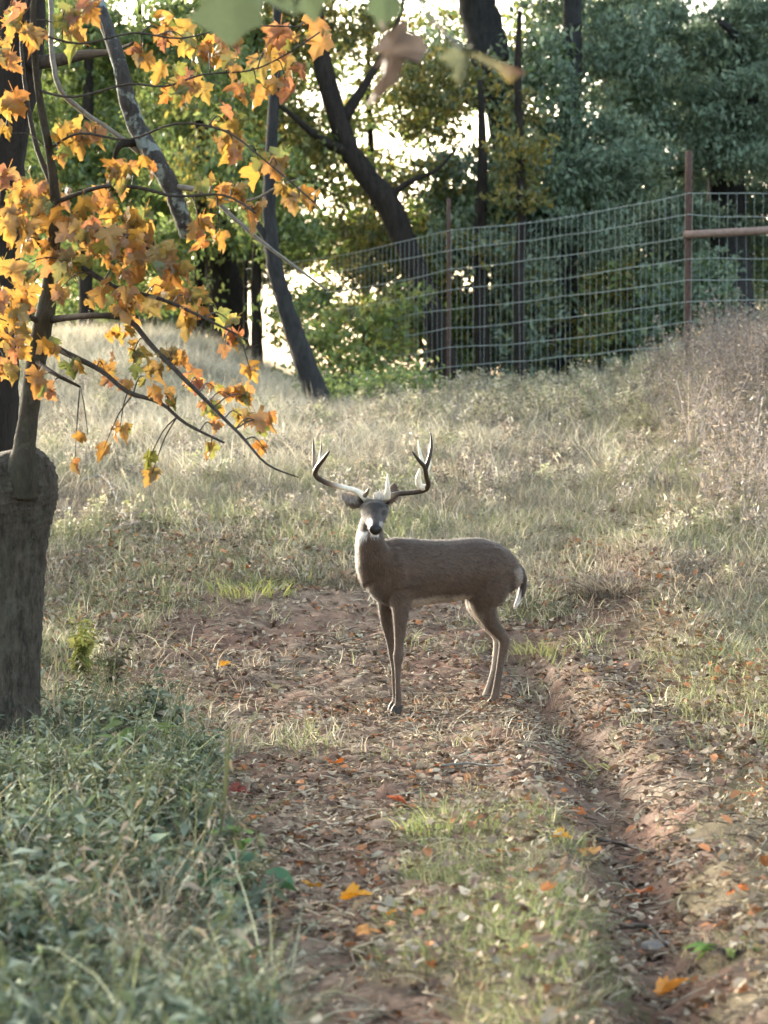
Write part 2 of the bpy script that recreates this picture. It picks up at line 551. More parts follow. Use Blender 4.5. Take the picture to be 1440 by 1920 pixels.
tree('oak_tree', 'thick furrowed oak trunk slanting up out of the frame above the deer',
     [(1020, 735, 38.7, 34), (1010, 600, 38.7, 34), (990, 420, 38.7, 34), (955, 250, 38.4, 34), (930, 150, 38.2, 36), (905, 50, 38.2, 36), (885, -60, 38.2, 32), (860, -260, 38.2, 20)],
     [(1000, 330, 37.2, 120, 110, 60, 75), (830, 130, 39.2, 70, 80, 20, 60), (1010, 150, 37.2, 70, 110, 36, 70), (900, 420, 37.2, 110, 70, 40, 70), (1060, 30, 38.7, 90, 60, 18, 60), (900, -160, 38.2, 260, 120, 60, 60)],
     PAL_TEAL + PAL_GREEN[:1], limbs=[[(925, 130, 38.2, 20), (955, 105, 37.8, 10), (1010, 90, 37.5, 6), (1090, 40, 37.2, 3)], [(940, 200, 38.2, 14), (860, 180, 37.7, 8), (800, 120, 37.2, 4)]],
     mat=M_BARK_BLUE, seed=5, group=GB)
tree('oak_tree', 'grey straight oak trunk standing behind the woven wire in the middle of the fence',
     [(1066, 750, 37.4, 34), (1062, 650, 37.4, 27), (1058, 540, 37.4, 25), (1060, 380, 37.4, 23), (1070, 150, 37.4, 20), (1075, -120, 37.4, 14)],
     [(1150, 130, 38.2, 130, 110, 60, 80), (1120, 300, 37.2, 140, 90, 66, 85), (1060, 430, 36.8, 130, 70, 40, 75), (1200, 40, 39.2, 120, 60, 30, 70), (1140, -140, 38.2, 220, 120, 50, 60)],
     PAL_TEAL, limbs=[[(1060, 400, 37.4, 14), (1120, 330, 37.2, 9), (1200, 280, 37, 5)], [(1062, 300, 37.4, 12), (1010, 240, 37.2, 7), (960, 200, 37.2, 3)]], mat=M_BARK_BLUE, seed=7, group=GB, aspect=.4)
tree('oak_tree', 'black broad oak trunk just left of the rusty fence post',
     [(1178, 720, 39.7, 36), (1172, 600, 39.7, 30), (1165, 480, 39.7, 27), (1160, 300, 39.7, 24), (1150, 50, 39.7, 20), (1145, -200, 39.7, 14)],
     [(1260, 250, 38.7, 130, 100, 60, 85), (1230, 420, 38.7, 130, 80, 50, 85), (1330, 110, 39.7, 120, 100, 60, 80), (1180, 560, 40.2, 100, 70, 20, 70), (1250, -130, 39.2, 220, 120, 40, 60)],
     PAL_TEAL, limbs=[[(1165, 420, 39.7, 15), (1230, 350, 39.2, 9), (1320, 300, 38.8, 5)]], seed=9, group=GB, aspect=.4)
tree('oak_tree', 'wide dark oak trunk behind the horizontal brace pipe of the fence',
     [(1378, 690, 39.4, 46), (1372, 560, 39.4, 40), (1366, 430, 39.4, 36), (1362, 250, 39.4, 32), (1390, 60, 39.4, 28), (1400, -160, 39.4, 18)],
     [(1400, 230, 38.2, 100, 110, 60, 85), (1420, 60, 38.7, 110, 90, 46, 80), (1440, 400, 39.8, 120, 60, 34, 80), (1560, 200, 38.7, 140, 260, 80, 70), (1440, -130, 39.2, 220, 120, 40, 60), (1330, 400, 40.5, 80, 60, 24, 75)],
     PAL_TEAL, limbs=[[(1364, 300, 39.4, 18), (1410, 190, 38.8, 12), (1385, 80, 38.2, 9), (1350, 40, 37.9, 6)]], mat=M_BARK_BLUE, seed=11, group=GB, aspect=.4)
tree('slender_tree', 'thin dark trunk standing just right of the crooked leaning oak',
     [(912, 760, 36, 15), (906, 680, 36, 14), (902, 580, 36, 13), (900, 450, 36, 12), (905, 300, 36, 9), (900, 150, 36, 5)],
     [(890, 460, 36.2, 80, 50, 26, 60), (850, 330, 36.6, 60, 60, 14, 60), (940, 560, 36.8, 70, 50, 12, 50)], PAL_OLIVE + PAL_TEAL, seed=13, group=GB)
tree('slender_tree', 'dark leaning slim trunk on the bank above the left antler',
     [(596, 750, 30, 21), (575, 690, 30, 20), (550, 620, 30, 17), (528, 550, 30, 15), (512, 480, 30, 14), (505, 380, 30, 12), (510, 250, 30, 10), (520, 60, 30, 8), (515, -100, 30, 5)],
     [(470, 330, 35.2, 90, 90, 30, 60), (520, 430, 35.7, 80, 60, 22, 60), (440, 180, 35.7, 90, 90, 30, 60), (560, 560, 36.2, 60, 50, 10, 50)], PAL_GREEN, limbs=[[(512, 470, 30, 8), (470, 400, 30, 5), (430, 340, 30, 3)]], mat=M_BARK_BLUE, seed=15, group=GB)
tree('oak_tree', 'black thick trunk behind the yellow maple leaves on the left bank',
     [(432, 640, 40.2, 36), (425, 560, 40.2, 33), (410, 480, 40.2, 30), (400, 380, 40.2, 27), (392, 200, 40.2, 22), (385, 0, 40.2, 18), (380, -160, 40.2, 12)],
     [(350, 250, 40.2, 130, 110, 56, 70), (280, 90, 37, 140, 110, 50, 70), (400, 440, 39.8, 70, 50, 20, 60), (430, 60, 36.6, 100, 100, 34, 60), (330, -120, 40.2, 220, 110, 40, 60)], PAL_GREEN + PAL_OLIVE[:1], seed=17, group=GB)
tree('slender_tree', 'slim upright trunk at far left seen between maple sprays',
     [(160, 640, 36.5, 14), (162, 560, 36.5, 13), (158, 430, 36.5, 12), (165, 200, 36.5, 10), (170, -40, 36.5, 7)],
     [(180, 300, 36.5, 130, 120, 60, 70), (110, 120, 37, 120, 130, 56, 70), (250, 460, 37, 110, 60, 26, 60), (60, 380, 37, 120, 120, 44, 60), (-80, 200, 37, 120, 240, 50, 60)], PAL_GREEN, seed=19, group=GB)
for (x0, d0, lab, sd) in [(975, 35.2, 'narrow dark trunk between the thin trunk and the grey straight oak', 23), (482, 37, 'narrow black trunk close behind the thin fence post on the left', 25), (375, 38, 'narrow trunk left of the black thick trunk on the bank', 27)]:
    tree('slender_tree', lab, [(x0, 660 if x0 > 600 else 640, d0, 11), (x0 - 2, 540, d0, 10), (x0 + 3, 380, d0, 9), (x0 - 4, 150, d0, 7), (x0, 20, d0, 4)],
         [(x0, 300, d0, 60, 130, 18, 60)] if x0 != 482 else [(x0 + 10, 200, d0, 60, 120, 22, 60)], PAL_OLIVE, seed=sd, group=GB)

def shrub(label, px, py, d, regions, pal, seed, size=.1, aspect=.5, n=5, name='bush'):
    b = P(px, py, d); b.z = float(h(b.x, b.y))
    r = empty(name, b, label, 'bush', 'bushes under the trees')
    g = random.Random(seed)
    m = MB()
    for k in range(n):
        q = regions[k % len(regions)]
        e = P(q[0] + g.uniform(-.7, .7) * q[3], q[1] + g.uniform(-.6, .4) * q[4], q[2])
        md = (b + e) / 2 + Vector((g.uniform(-.1, .1), 0, g.uniform(0, .2)))
        m.tube([(b.x, b.y, b.z - .1, .016), (*md, .011), (*e, .004)], 6, 4, seed=seed + k)
    m.build('stem', M_BARK, r)
    p = crown(r, regions, pal, size, aspect, seed, .25)
    return r
shrub('light green sapling with layered leaves between the two leaning trunks', 660, 740, 34.4, [(610, 640, 34.4, 60, 24, 9, 34), (690, 600, 34.9, 80, 20, 9, 32), (660, 680, 34.4, 90, 22, 11, 34), (720, 650, 34.8, 60, 20, 7, 32), (650, 725, 34.2, 80, 18, 12, 36), (740, 560, 35, 60, 20, 6, 30), (590, 700, 34.6, 40, 26, 5, 30)], PAL_LIGHT + PAL_OLIVE[:2], 31, .13, n=9)
shrub('yellow green bush behind the wire at the crooked oak foot', 800, 745, 34, [(780, 640, 37.5, 60, 80, 30, 50), (870, 640, 37.5, 50, 70, 26, 50), (800, 540, 37.5, 70, 50, 20, 45)], PAL_LIGHT + PAL_OLIVE, 33, .11)
shrub('dark teal bush spreading behind the wire left of the grey straight oak', 970, 740, 35.8, [(980, 560, 39.3, 90, 90, 46, 70), (950, 660, 39.3, 70, 70, 24, 60), (1010, 480, 39.5, 60, 60, 20, 60)], PAL_TEAL, 35, .11)
shrub('bush of mixed green leaves between the grey oak and the black oak', 1120, 730, 36.4, [(1120, 560, 39.9, 60, 90, 26, 60), (1120, 660, 39.7, 70, 60, 20, 60), (1110, 450, 40.1, 60, 60, 20, 60)], PAL_OLIVE + PAL_TEAL, 37, .1)
shrub('shaded bush behind the wire right of the black oak', 1250, 700, 37, [(1250, 560, 40.5, 90, 90, 46, 70), (1300, 480, 40.5, 90, 60, 36, 70), (1230, 650, 40.1, 80, 50, 24, 60)], PAL_TEAL, 39, .1)
shrub('shaded bush under the brace pipe at the right edge', 1420, 690, 36.6, [(1420, 590, 40.1, 90, 60, 36, 70), (1430, 500, 40.7, 90, 70, 36, 70)], PAL_TEAL + PAL_GREEN, 41, .1)
shrub('low dark bush at the crest between leaning trunks and deer antlers', 700, 760, 30.5, [(690, 735, 30.5, 60, 24, 12, 55), (770, 725, 31, 60, 30, 14, 55), (640, 730, 31, 40, 20, 7, 50)], PAL_GREEN, 43, .09)
shrub('green bush on the bank behind the left maple sprays', 300, 630, 38, [(300, 530, 38, 90, 60, 20, 60), (200, 560, 38, 80, 50, 12, 60), (110, 520, 38.2, 90, 90, 30, 60)], PAL_GREEN, 45, .1)
shrub('dense far thicket closing the view behind the right part of the fence', 1180, 690, 42, [(1050, 430, 42, 160, 190, 60, 90), (1250, 350, 42, 160, 250, 90, 90), (1420, 300, 42, 160, 280, 90, 90), (1200, 100, 42, 160, 130, 36, 80)], PAL_TEAL, 47, .14, name='thicket')


tree('oak_tree', 'far pale leafy oak whose thin crown lets the bright sky through above the deer', [(690, 700, 44, 9), (686, 560, 44, 8), (700, 380, 44, 7), (690, 150, 44, 5), (700, -50, 44, 3)],
     [(600, 90, 44, 140, 120, 110, 22), (700, 300, 44, 180, 130, 100, 20), (800, 130, 44, 120, 140, 110, 24), (600, 330, 43, 110, 130, 90, 24), (700, 460, 44, 200, 60, 110, 34), (830, 430, 43, 100, 90, 90, 34), (700, -120, 44, 300, 120, 120, 40), (1050, 40, 44, 140, 90, 60, 26), (480, 470, 43, 120, 80, 90, 40), (480, 250, 43.5, 120, 160, 90, 40), (690, 600, 43, 200, 70, 110, 26)],
     PAL_OLIVE + PAL_LIGHT[:2], seed=61, group=GB, size=.13)
tree('oak_tree', 'far sunlit green tree filling the gap behind the yellow maple sprays', [(260, 660, 45, 11), (262, 540, 45, 10), (255, 300, 45, 8), (262, 60, 45, 6), (255, -120, 45, 4)],
     [(170, 260, 45, 150, 160, 110, 55), (300, 360, 44.5, 150, 130, 100, 50), (330, 160, 45, 150, 130, 100, 50), (150, 480, 44.5, 140, 80, 60, 45), (330, 500, 44, 120, 50, 36, 40), (60, 100, 45, 150, 140, 80, 50), (90, 600, 44, 90, 40, 40, 60), (220, 610, 44, 90, 35, 44, 60), (350, 590, 44, 80, 50, 40, 55), (40, 400, 45, 100, 140, 60, 55), (420, 250, 44, 90, 160, 60, 40), (250, -100, 45, 330, 120, 80, 60)],
     PAL_LIGHT + PAL_GREEN[1:2], seed=63, group=GB, size=.17, aspect=.4, droop=1.0)
shrub('leafy blue green low growth hanging behind the wire left of the rusty post', 1215, 720, 36.6, [(1215, 640, 36.6, 60, 60, 26, 60), (1260, 560, 36.8, 60, 70, 26, 60), (1200, 700, 36.4, 70, 30, 20, 55)], PAL_TEAL + PAL_GREEN[:2], 71, .11, n=9)
shrub('leafy low growth behind the wire between the thin trunk and the grey oak', 985, 735, 36.6, [(975, 640, 36.6, 50, 80, 30, 60), (1005, 540, 36.8, 50, 70, 22, 60), (960, 715, 36.4, 60, 30, 18, 55)], PAL_TEAL + PAL_OLIVE[:2], 73, .11, n=9)
shrub('pale olive low growth behind the wire right of the grey oak', 1125, 735, 36.8, [(1125, 650, 36.8, 40, 70, 24, 60), (1130, 540, 37, 45, 70, 22, 60), (1120, 715, 36.5, 50, 30, 14, 55)], PAL_OLIVE + PAL_LIGHT[1:2], 75, .11, n=9)
shrub('leafy low growth under the brace pipe beside the rusty post', 1340, 700, 36.2, [(1335, 560, 36.4, 45, 80, 26, 60), (1420, 640, 36.2, 60, 40, 22, 60), (1330, 670, 36.2, 50, 30, 14, 55)], PAL_TEAL + PAL_GREEN[:1], 77, .11, n=9)
shrub('yellow green low growth between the crooked oak and the thin trunk', 870, 740, 36.8, [(870, 600, 37.2, 40, 80, 26, 55), (860, 700, 36.8, 50, 40, 20, 55), (810, 520, 37.4, 40, 60, 16, 50)], PAL_LIGHT + PAL_OLIVE, 79, .12, n=9)

# ------------------------------------------------------------------ the woven wire fence
def fence():
    A = P(1290, 660, 31.0); B = P(841, 700, 34.0); C = P(461, 660, 38.0); E = P(1760, 660, 30.2)
    tops = {'A': P(1290, 364, 31.0), 'B': P(841, 434, 34.0), 'C': P(461, 505, 38.0), 'E': P(1760, 352, 30.2)}
    root = empty('wire_fence', (A.x, A.y, float(h(A.x, A.y))), 'tall woven wire deer fence with rusty pipe posts running along the trees', 'fence')
    def post(p, top, r, mat, lab):
        g = float(h(p.x, p.y))
        o = MB().tube([(p.x, p.y, g - .4, r), (p.x, p.y, (g + top) / 2, r), (p.x, p.y, top, r)], 12, 3, .02).build('post', mat, root)
        if lab: o['label'] = lab
    post(A, P(1290, 283, 31).z, 6.8 * 31 / F, M_RUST, 'thick rusty pipe post')
    post(B, P(841, 372, 34).z, 3.8 * 34 / F, M_RUST, 'slimmer rusty post')
    post(C, P(461, 480, 38).z, 4.5 * 38 / F, M_BARK, 'thin dark post')
    post(E, P(1760, 280, 30.2).z, 6.8 * 30.2 / F, M_RUST, None)
    a = P(1290, 440, 30.93); e = P(1760, 415, 30.13)
    MB().tube([(a.x - .05, a.y, a.z, .044), (*((a + e) / 2), .046), (*e, .046)], 12, 4, .02).build('brace_rail', M_RAIL, root)
    order = ['E', 'A', 'B', 'C']
    pts = [E, A, B, C]
    rnd = random.Random(4)
    nh = 10
    for k in range(nh):
        q = []
        for i in range(3):
            t0 = tops[order[i]]; t1 = tops[order[i + 1]]
            for s in range(8):
                f = s / 8
                x = t0.x + (t1.x - t0.x) * f; y = t0.y + (t1.y - t0.y) * f - .05
                z = t0.z + (t1.z - t0.z) * f - k * .247 - (.03 + .02 * math.sin(k * 2.3 + i)) * math.sin(math.pi * f) + rnd.uniform(-.012, .012)
                q.append((x, y, z, .0037))
        t1 = tops['C']; q.append((t1.x, t1.y - .05, t1.z - k * .247, .0037))
        MB().tube(q, 4, 1).build('line_wire', M_WIRE, root)
    vm = {}
    for i in range(3):
        t0 = tops[order[i]]; t1 = tops[order[i + 1]]
        n = int((t1 - t0).length / .1)
        for s in range(n):
            f = (s + .5) / n
            x = t0.x + (t1.x - t0.x) * f; y = t0.y + (t1.y - t0.y) * f - .05
            z = t0.z + (t1.z - t0.z) * f - .03 * math.sin(math.pi * f)
            if not vm:
                vm['m'] = mesh('stay_wire', *(lambda b: (b.v, b.f))(MB().tube([(0, 0, 0, .0016), (.006, .004, -1.1, .0016), (0, 0, -2.3, .0016)], 4, 3)), M_WIRE)
            o = link('stay_wire', vm['m'], root, loc=Vector((x, y, z)) - root.location)
            o.rotation_euler = (rnd.uniform(-.01, .01), rnd.uniform(-.012, .012), rnd.uniform(0, 6))
fence()

# ------------------------------------------------------------------ the stump maple at the left with its yellow sprays
HALF = [(.05, -.01), (.20, -.13), (.32, -.13), (.30, .02), (.47, .12), (.66, .36), (.50, .38), (.52, .54), (.38, .50), (.28, .45), (.26, .60), (.31, .73), (.17, .78), (.09, .90)]
def maple_leaf(seed, curl=.3, cols=None, petiole=True, name='leaf', mat=None, sub=False):
    g = random.Random(seed)
    ol = [(x * g.uniform(.85, 1.12), y + g.uniform(-.03, .03)) for x, y in HALF] + [(g.uniform(-.04, .04), 1.0)] + [(-x * g.uniform(.85, 1.12), y + g.uniform(-.03, .03)) for x, y in reversed(HALF)]
    ax, ay, k = g.uniform(-.3, .3), g.uniform(-.5, .3), g.uniform(.1, 1) * curl
    fold = g.uniform(.1, .7) * curl
    def zf(x, y): return -k * (y - .2) ** 2 * .6 + fold * abs(x) - k * x * x * .5 + ax * x * y * .5 + (.03 + .045 * max(0, curl - .8)) * math.sin(9 * x + 5 * y + seed) + .05 * max(0, curl - .6) * math.sin(15 * y - 11 * x + 2 * seed)
    V = [(0, .28, zf(0, .28))]
    ring1 = [(x * .5, .28 + (y - .28) * .5) for x, y in ol]
    V += [(x, y, zf(x, y)) for x, y in ring1]
    V += [(x, y, zf(x, y)) for x, y in ol]
    n = len(ol)
    Fc = [(0, 1 + i, 1 + (i + 1) % n) for i in range(n)]
    Fc += [(1 + i, 1 + n + i, 1 + n + (i + 1) % n, 1 + (i + 1) % n) for i in range(n)]
    if petiole:
        o = len(V)
        V += [(-.012, 0, zf(0, 0)), (.012, 0, zf(0, 0)), (.01, -.45, .06), (-.01, -.45, .06)]
        Fc.append((o, o + 1, o + 2, o + 3))
    return mesh(name, V, Fc, mat or M_MAPLE, None if cols is None else [cols] * len(V))

LV = [maple_leaf(100 + i, .7 + .09 * i) for i in range(14)]
CL = [(8, 560, 4, 28), (45, 460, 5, 36), (140, 500, 4, 28), (180, 480, 4, 28), (5, 340, 4, 26), (100, 350, 4, 26), (45, 590, 4, 28), (90, 660, 3, 20), (260, 500, 4, 26), (110, 300, 2, 16), (20, 250, 2, 18), (40, 20, 6, 45), (60, 70, 3, 25), (12, 110, 4, 25), (15, 190, 5, 30), (120, 20, 4, 30), (130, 60, 3, 25), (175, 15, 3, 25), (265, 105, 4, 26), (300, 60, 5, 36), (350, 75, 6, 40), (390, 95, 5, 30), (425, 65, 3, 28),
      (330, 160, 5, 34), (365, 160, 4, 26), (420, 125, 2, 18), (500, 100, 6, 42), (540, 75, 7, 42), (580, 60, 3, 22), (480, 150, 3, 28), (535, 150, 3, 24), (130, 240, 4, 32), (155, 262, 4, 26), (180, 250, 2, 18), (420, 225, 7, 34), (440, 275, 6, 34), (485, 300, 5, 34),
      (520, 310, 3, 24), (560, 370, 4, 26), (592, 378, 2, 14), (250, 335, 5, 36), (200, 370, 3, 26), (225, 320, 3, 24), (160, 390, 3, 18), (30, 370, 8, 42), (75, 395, 8, 42), (30, 430, 7, 36), (110, 420, 6, 36), (160, 440, 3, 24),
      (220, 425, 9, 38), (260, 420, 6, 34), (205, 445, 4, 26), (290, 460, 4, 26), (400, 360, 4, 26), (435, 368, 3, 20), (478, 408, 4, 18), (375, 430, 3, 20), (410, 440, 2, 18), (40, 500, 5, 36), (100, 490, 4, 26), (230, 490, 6, 34), (320, 500, 6, 30),
      (305, 540, 4, 24), (350, 562, 4, 20), (60, 555, 4, 26), (115, 540, 4, 26), (195, 555, 4, 34), (250, 570, 5, 34), (20, 620, 6, 36), (30, 660, 5, 34), (70, 712, 3, 22), (92, 738, 2, 14), (15, 692, 3, 16), (370, 600, 4, 20), (428, 600, 3, 16), (440, 632, 3, 14),
      (420, 655, 1, 5), (225, 620, 4, 24), (250, 662, 3, 20), (195, 690, 5, 22), (140, 690, 2, 12), (270, 705, 5, 26), (310, 745, 4, 20), (330, 668, 4, 18), (348, 692, 2, 14), (372, 718, 3, 14), (400, 725, 2, 14), (398, 762, 3, 14), (430, 740, 3, 14), (468, 690, 2, 8),
      (465, 742, 3, 12), (482, 790, 3, 16), (452, 780, 3, 14), (505, 795, 2, 12), (225, 802, 3, 14), (165, 815, 1, 8), (195, 840, 1, 6), (140, 873, 2, 7), (280, 860, 2, 9), (285, 888, 2, 6), (395, 842, 2, 8), (400, 800, 2, 9), (495, 840, 2, 10)]

def maple():
    base = G(0, 1420); base = P(0, 1400, 12.3); base.z = float(h(base.x, base.y))
    root = empty('maple_tree', base, 'old burled maple stump with a young stem and hanging sprays of yellow orange leaves', 'tree')
    d = 12.3
    tr = MB().tube([pt(-8, 1480, d, 92), pt(-6, 1400, d, 84), pt(-4, 1300, d, 79), pt(-2, 1180, d, 81), pt(0, 1080, d, 84), pt(0, 1000, d, 92), pt(2, 945, d, 103), pt(2, 905, d, 105), pt(-4, 875, d, 92), pt(-10, 858, d, 60), pt(-12, 852, d, 20)], 56, 12, .03, 2, ridge=.05)
    tr.build('trunk', M_BARK_STUMP, root)
    MB().tube([pt(34, 925, 12.15, 40), pt(38, 890, 12.13, 34), pt(43, 860, 12.13, 26), pt(47, 830, 12.13, 21), pt(55, 770, 12.15, 19), pt(66, 690, 12.15, 19), pt(80, 610, 12.1, 19), pt(92, 550, 12.1, 16), pt(100, 470, 12.0, 13), pt(104, 380, 11.9, 10), pt(92, 280, 11.8, 8), pt(72, 170, 11.7, 7), pt(62, 40, 11.6, 6), pt(70, -80, 11.5, 4)], 12, 5, .05, 3).build('stem', M_BARK_SPROUT, root)
    br = [
        [(85, 640, 12.1, 7), (130, 665, 11.9, 6), (190, 695, 11.8, 5), (240, 735, 11.7, 4.6), (300, 755, 11.6, 4), (350, 795, 11.5, 3.2), (420, 830, 11.4, 2.2)],
        [(95, 600, 12.1, 7), (170, 592, 11.8, 6), (240, 600, 11.7, 5.6), (290, 655, 11.6, 5), (340, 705, 11.5, 4.6), (390, 755, 11.5, 4), (450, 815, 11.4, 3), (500, 870, 11.3, 2.2), (560, 895, 11.3, 1.4)],
        [(98, 480, 12, 7), (150, 500, 11.8, 6), (220, 540, 11.7, 5), (300, 560, 11.6, 4), (370, 590, 11.5, 3), (440, 625, 11.4, 2)],
        [(100, 450, 12, 7), (160, 430, 11.8, 6), (230, 440, 11.7, 5), (310, 490, 11.6, 4), (340, 540, 11.5, 2)],
        [(104, 380, 11.9, 4.5), (190, 350, 11.7, 4), (260, 352, 11.6, 3.4), (330, 368, 11.5, 2.8), (420, 366, 11.5, 2.2), (480, 400, 11.4, 2)],
        [(92, 280, 11.8, 2.6), (150, 250, 11.7, 2.4), (240, 262, 11.7, 2.2), (330, 232, 11.6, 2), (420, 245, 11.5, 2), (490, 295, 11.4, 1.6), (590, 380, 11.4, 1.5)],
        [(72, 170, 11.7, 2.6), (140, 182, 11.6, 2.4), (240, 158, 11.6, 2.2), (310, 162, 11.5, 2), (380, 140, 11.5, 1.8), (470, 132, 11.5, 1.6), (540, 100, 11.4, 1.5), (600, 60, 11.4, 1.5)],
        [(62, 60, 11.6, 2.4), (150, 82, 11.5, 2.2), (250, 62, 11.5, 2), (340, 72, 11.4, 1.8), (440, 50, 11.4, 1.6), (560, 50, 11.4, 1.5)],
        [(98, 480, 12, 7), (60, 440, 12, 6), (20, 400, 12, 5), (-40, 370, 12, 3)],
        [(80, 610, 12.1, 6), (40, 590, 12, 5), (10, 630, 11.9, 3.5), (-30, 660, 11.9, 2)],
        [(112, 380, 11.9, 6), (70, 280, 11.9, 5), (50, 180, 11.9, 4), (40, 60, 11.9, 3), (60, -40, 11.9, 2)],
        [(70, 680, 12.1, 5), (110, 705, 11.9, 4), (150, 725, 11.9, 2.5)],
    ]
    allp = []
    m = None
    for i, b in enumerate(br):
        q = [pt(*v) for v in b]
        MB().tube(q, 7, 4, .06, 20 + i, wob=.15).build('branch', M_TWIG, root)
        allp += [c for c in catmull(q, 6)]
    tips = np.array([c[:3] for c in allp])
    g = random.Random(21)
    leaves = []
    for (px, py, n, rad) in CL:
        n = max(1, round(n * 1.2)) if n > 2 else n
        dd = 11.6 + g.uniform(-.2, .45)
        c = P(px, py, dd)
        near = Vector(tips[np.argmin(np.linalg.norm((tips - np.array(c)) * np.array([1, .5, 1]), axis=1))])
        if (near - c).length > .03:
            md = (near + c) / 2 + Vector((0, 0, .03))
            MB().tube([(*near, .004), (*md, .003), (*c, .0018)], 5, 3, seed=px).build('twig', M_TWIG, root)
        for k in range(n):
            o = Vector((g.gauss(0, .55), g.gauss(0, .9), g.gauss(0, .45))) * rad * dd / F
            pos = c + o
            s = g.uniform(.06, .122) if py < 620 else g.uniform(.052, .098)
            leaves.append((pos, s))
    g.shuffle(leaves)
    leaves.sort(key=lambda t: t[0].y)
    print('maple leaves', len(leaves))
    exV, exF, exn = [], [], 0
    for i, (pos, s) in enumerate(leaves):
        tip = Vector((g.gauss(0, .55), g.gauss(0, .5) - .15, -.9 + g.gauss(0, .25))).normalized()
        nrm = Vector((g.gauss(0, .6), -.8 + g.gauss(0, .45), .55 + g.gauss(0, .3)))
        xax = tip.cross(nrm).normalized(); nrm = xax.cross(tip).normalized()
        mt = Matrix((xax * s * g.uniform(.62, 1.08), tip * s, nrm * s * g.uniform(.6, 1.8))).transposed().to_4x4()
        mt.translation = pos - tip * s * .3
        me = LV[g.randrange(len(LV))]
        if i >= 300:
            vv = np.array([(mt @ v.co)[:] for v in me.vertices])
            exV.append(vv); exF += [tuple(k + exn for k in p.vertices) for p in me.polygons]; exn += len(vv)
        else:
            o = bpy.data.objects.new('leaf', me); COL.objects.link(o)
            o.parent = root
            o.matrix_local = Matrix.Translation(-root.location) @ mt
    if exV:
        tag(link('leaves', mesh('leaves', np.concatenate(exV), exF, M_MAPLE_MASS), root), kind='stuff')
    return root
random.Random(3).shuffle(CL)
maple()

# ------------------------------------------------------------------ the dark tree behind the stump, with its dead lichen branch
def dark_tree():
    d = 14.6
    b = P(-12, 1240, d); b.z = float(h(b.x, b.y))
    r = empty('old_tree', b, 'dark tall trunk behind the burled stump, carrying a dead lichen covered branch', 'tree')
    MB().tube([(b.x, b.y, b.z - .3, 60 * d / F), pt(-10, 1100, d, 50), pt(-8, 860, d, 42), pt(-6, 700, d, 42), pt(-6, 560, d, 42), pt(0, 400, d, 43), pt(6, 260, d, 44), pt(30, 130, d, 46), pt(40, 0, d, 46), pt(50, -200, d, 40), pt(60, -420, d, 30), pt(90, -600, d, 18)], 18, 6, .07, 5).build('trunk', M_BARK, r)
    MB().tube([pt(45, 118, d, 16), pt(110, 112, 14.2, 12), pt(160, 102, 13.9, 9), pt(210, 96, 13.6, 5), pt(250, 80, 13.3, 2)], 9, 5, .08, 6, wob=.1).build('limb', M_BARK, r)
    o = MB().tube([pt(60, -420, d, 18), pt(110, -260, 13.4, 15), pt(165, -80, 12.6, 12), pt(190, 20, 12.3, 12), pt(222, 110, 12.2, 14), pt(240, 190, 12.2, 16), pt(262, 250, 12.2, 18), pt(300, 312, 12.1, 17), pt(326, 365, 12.1, 16), pt(345, 420, 12.1, 15), pt(348, 446, 12.1, 9)], 12, 6, .07, 7, wob=.05).build('dead_branch', M_LICHEN, r)
    o['label'] = 'dead branch patched with pale lichen, broken off at its lower end'
    MB().tube([pt(262, 285, 12.2, 6), pt(215, 250, 12.15, 5), pt(150, 205, 12.1, 5), pt(112, 165, 12, 5), pt(98, 100, 12, 5), pt(96, 20, 12, 5), pt(90, -60, 12, 4)], 7, 5, .08, 8, wob=.12).build('branchlet', M_TWIG_PALE, r)
    MB().tube([pt(328, 350, 12.1, 6), pt(385, 362, 12, 4.5), pt(440, 410, 11.9, 4.2), pt(500, 460, 11.8, 3.6), pt(560, 505, 11.8, 3), pt(615, 545, 11.7, 1.5)], 7, 5, .08, 9, wob=.15).build('branchlet', M_TWIG_PALE, r)
    MB().tube([pt(400, 375, 12, 3), pt(470, 375, 12, 2.5), pt(520, 350, 12, 1.8), pt(560, 335, 12, 1)], 6, 4, .08, 10, wob=.15).build('branchlet', M_TWIG_PALE, r)
    MB().tube([pt(255, 268, 12.2, 9), pt(225, 272, 12.1, 7), pt(213, 300, 12.1, 3)], 7, 4, .08, 11).build('branchlet', M_BARK, r)
dark_tree()

# ------------------------------------------------------------------ the buck
DC = 14.42
def D(px, py, yo): return P(px, py, DC + yo)
PXM = DC / F
YAW = R(23)
def yb(px): return (px - 825) / 135 * .163
def deer_material():
    m, nt, b = new_mat('deer_coat')
    at = N(nt, 'ShaderNodeAttribute'); at.attribute_name = 'Col'
    n1 = noise_n(nt, 160, 4, .7, stretch=(1, 1, .35)); n2 = noise_n(nt, 9, 4, .6)
    c = mixc(nt, .5, at.outputs['Color'], ramp(nt, n1, [(.3, (.6, .6, .6)), (.7, (1.4, 1.4, 1.4))]), 'MULTIPLY')
    c = mixc(nt, .5, c, ramp(nt, n2, [(.3, (.75, .75, .78)), (.7, (1.25, 1.22, 1.2))]), 'MULTIPLY')
    nt.links.new(c, b.inputs['Base Color']); b.inputs['Roughness'].default_value = .85
    b.inputs['Sheen Weight'].default_value = .25; b.inputs['Sheen Roughness'].default_value = .4
    bump(nt, b, n1, .35, .01)
    return m
M_DEER = deer_material()
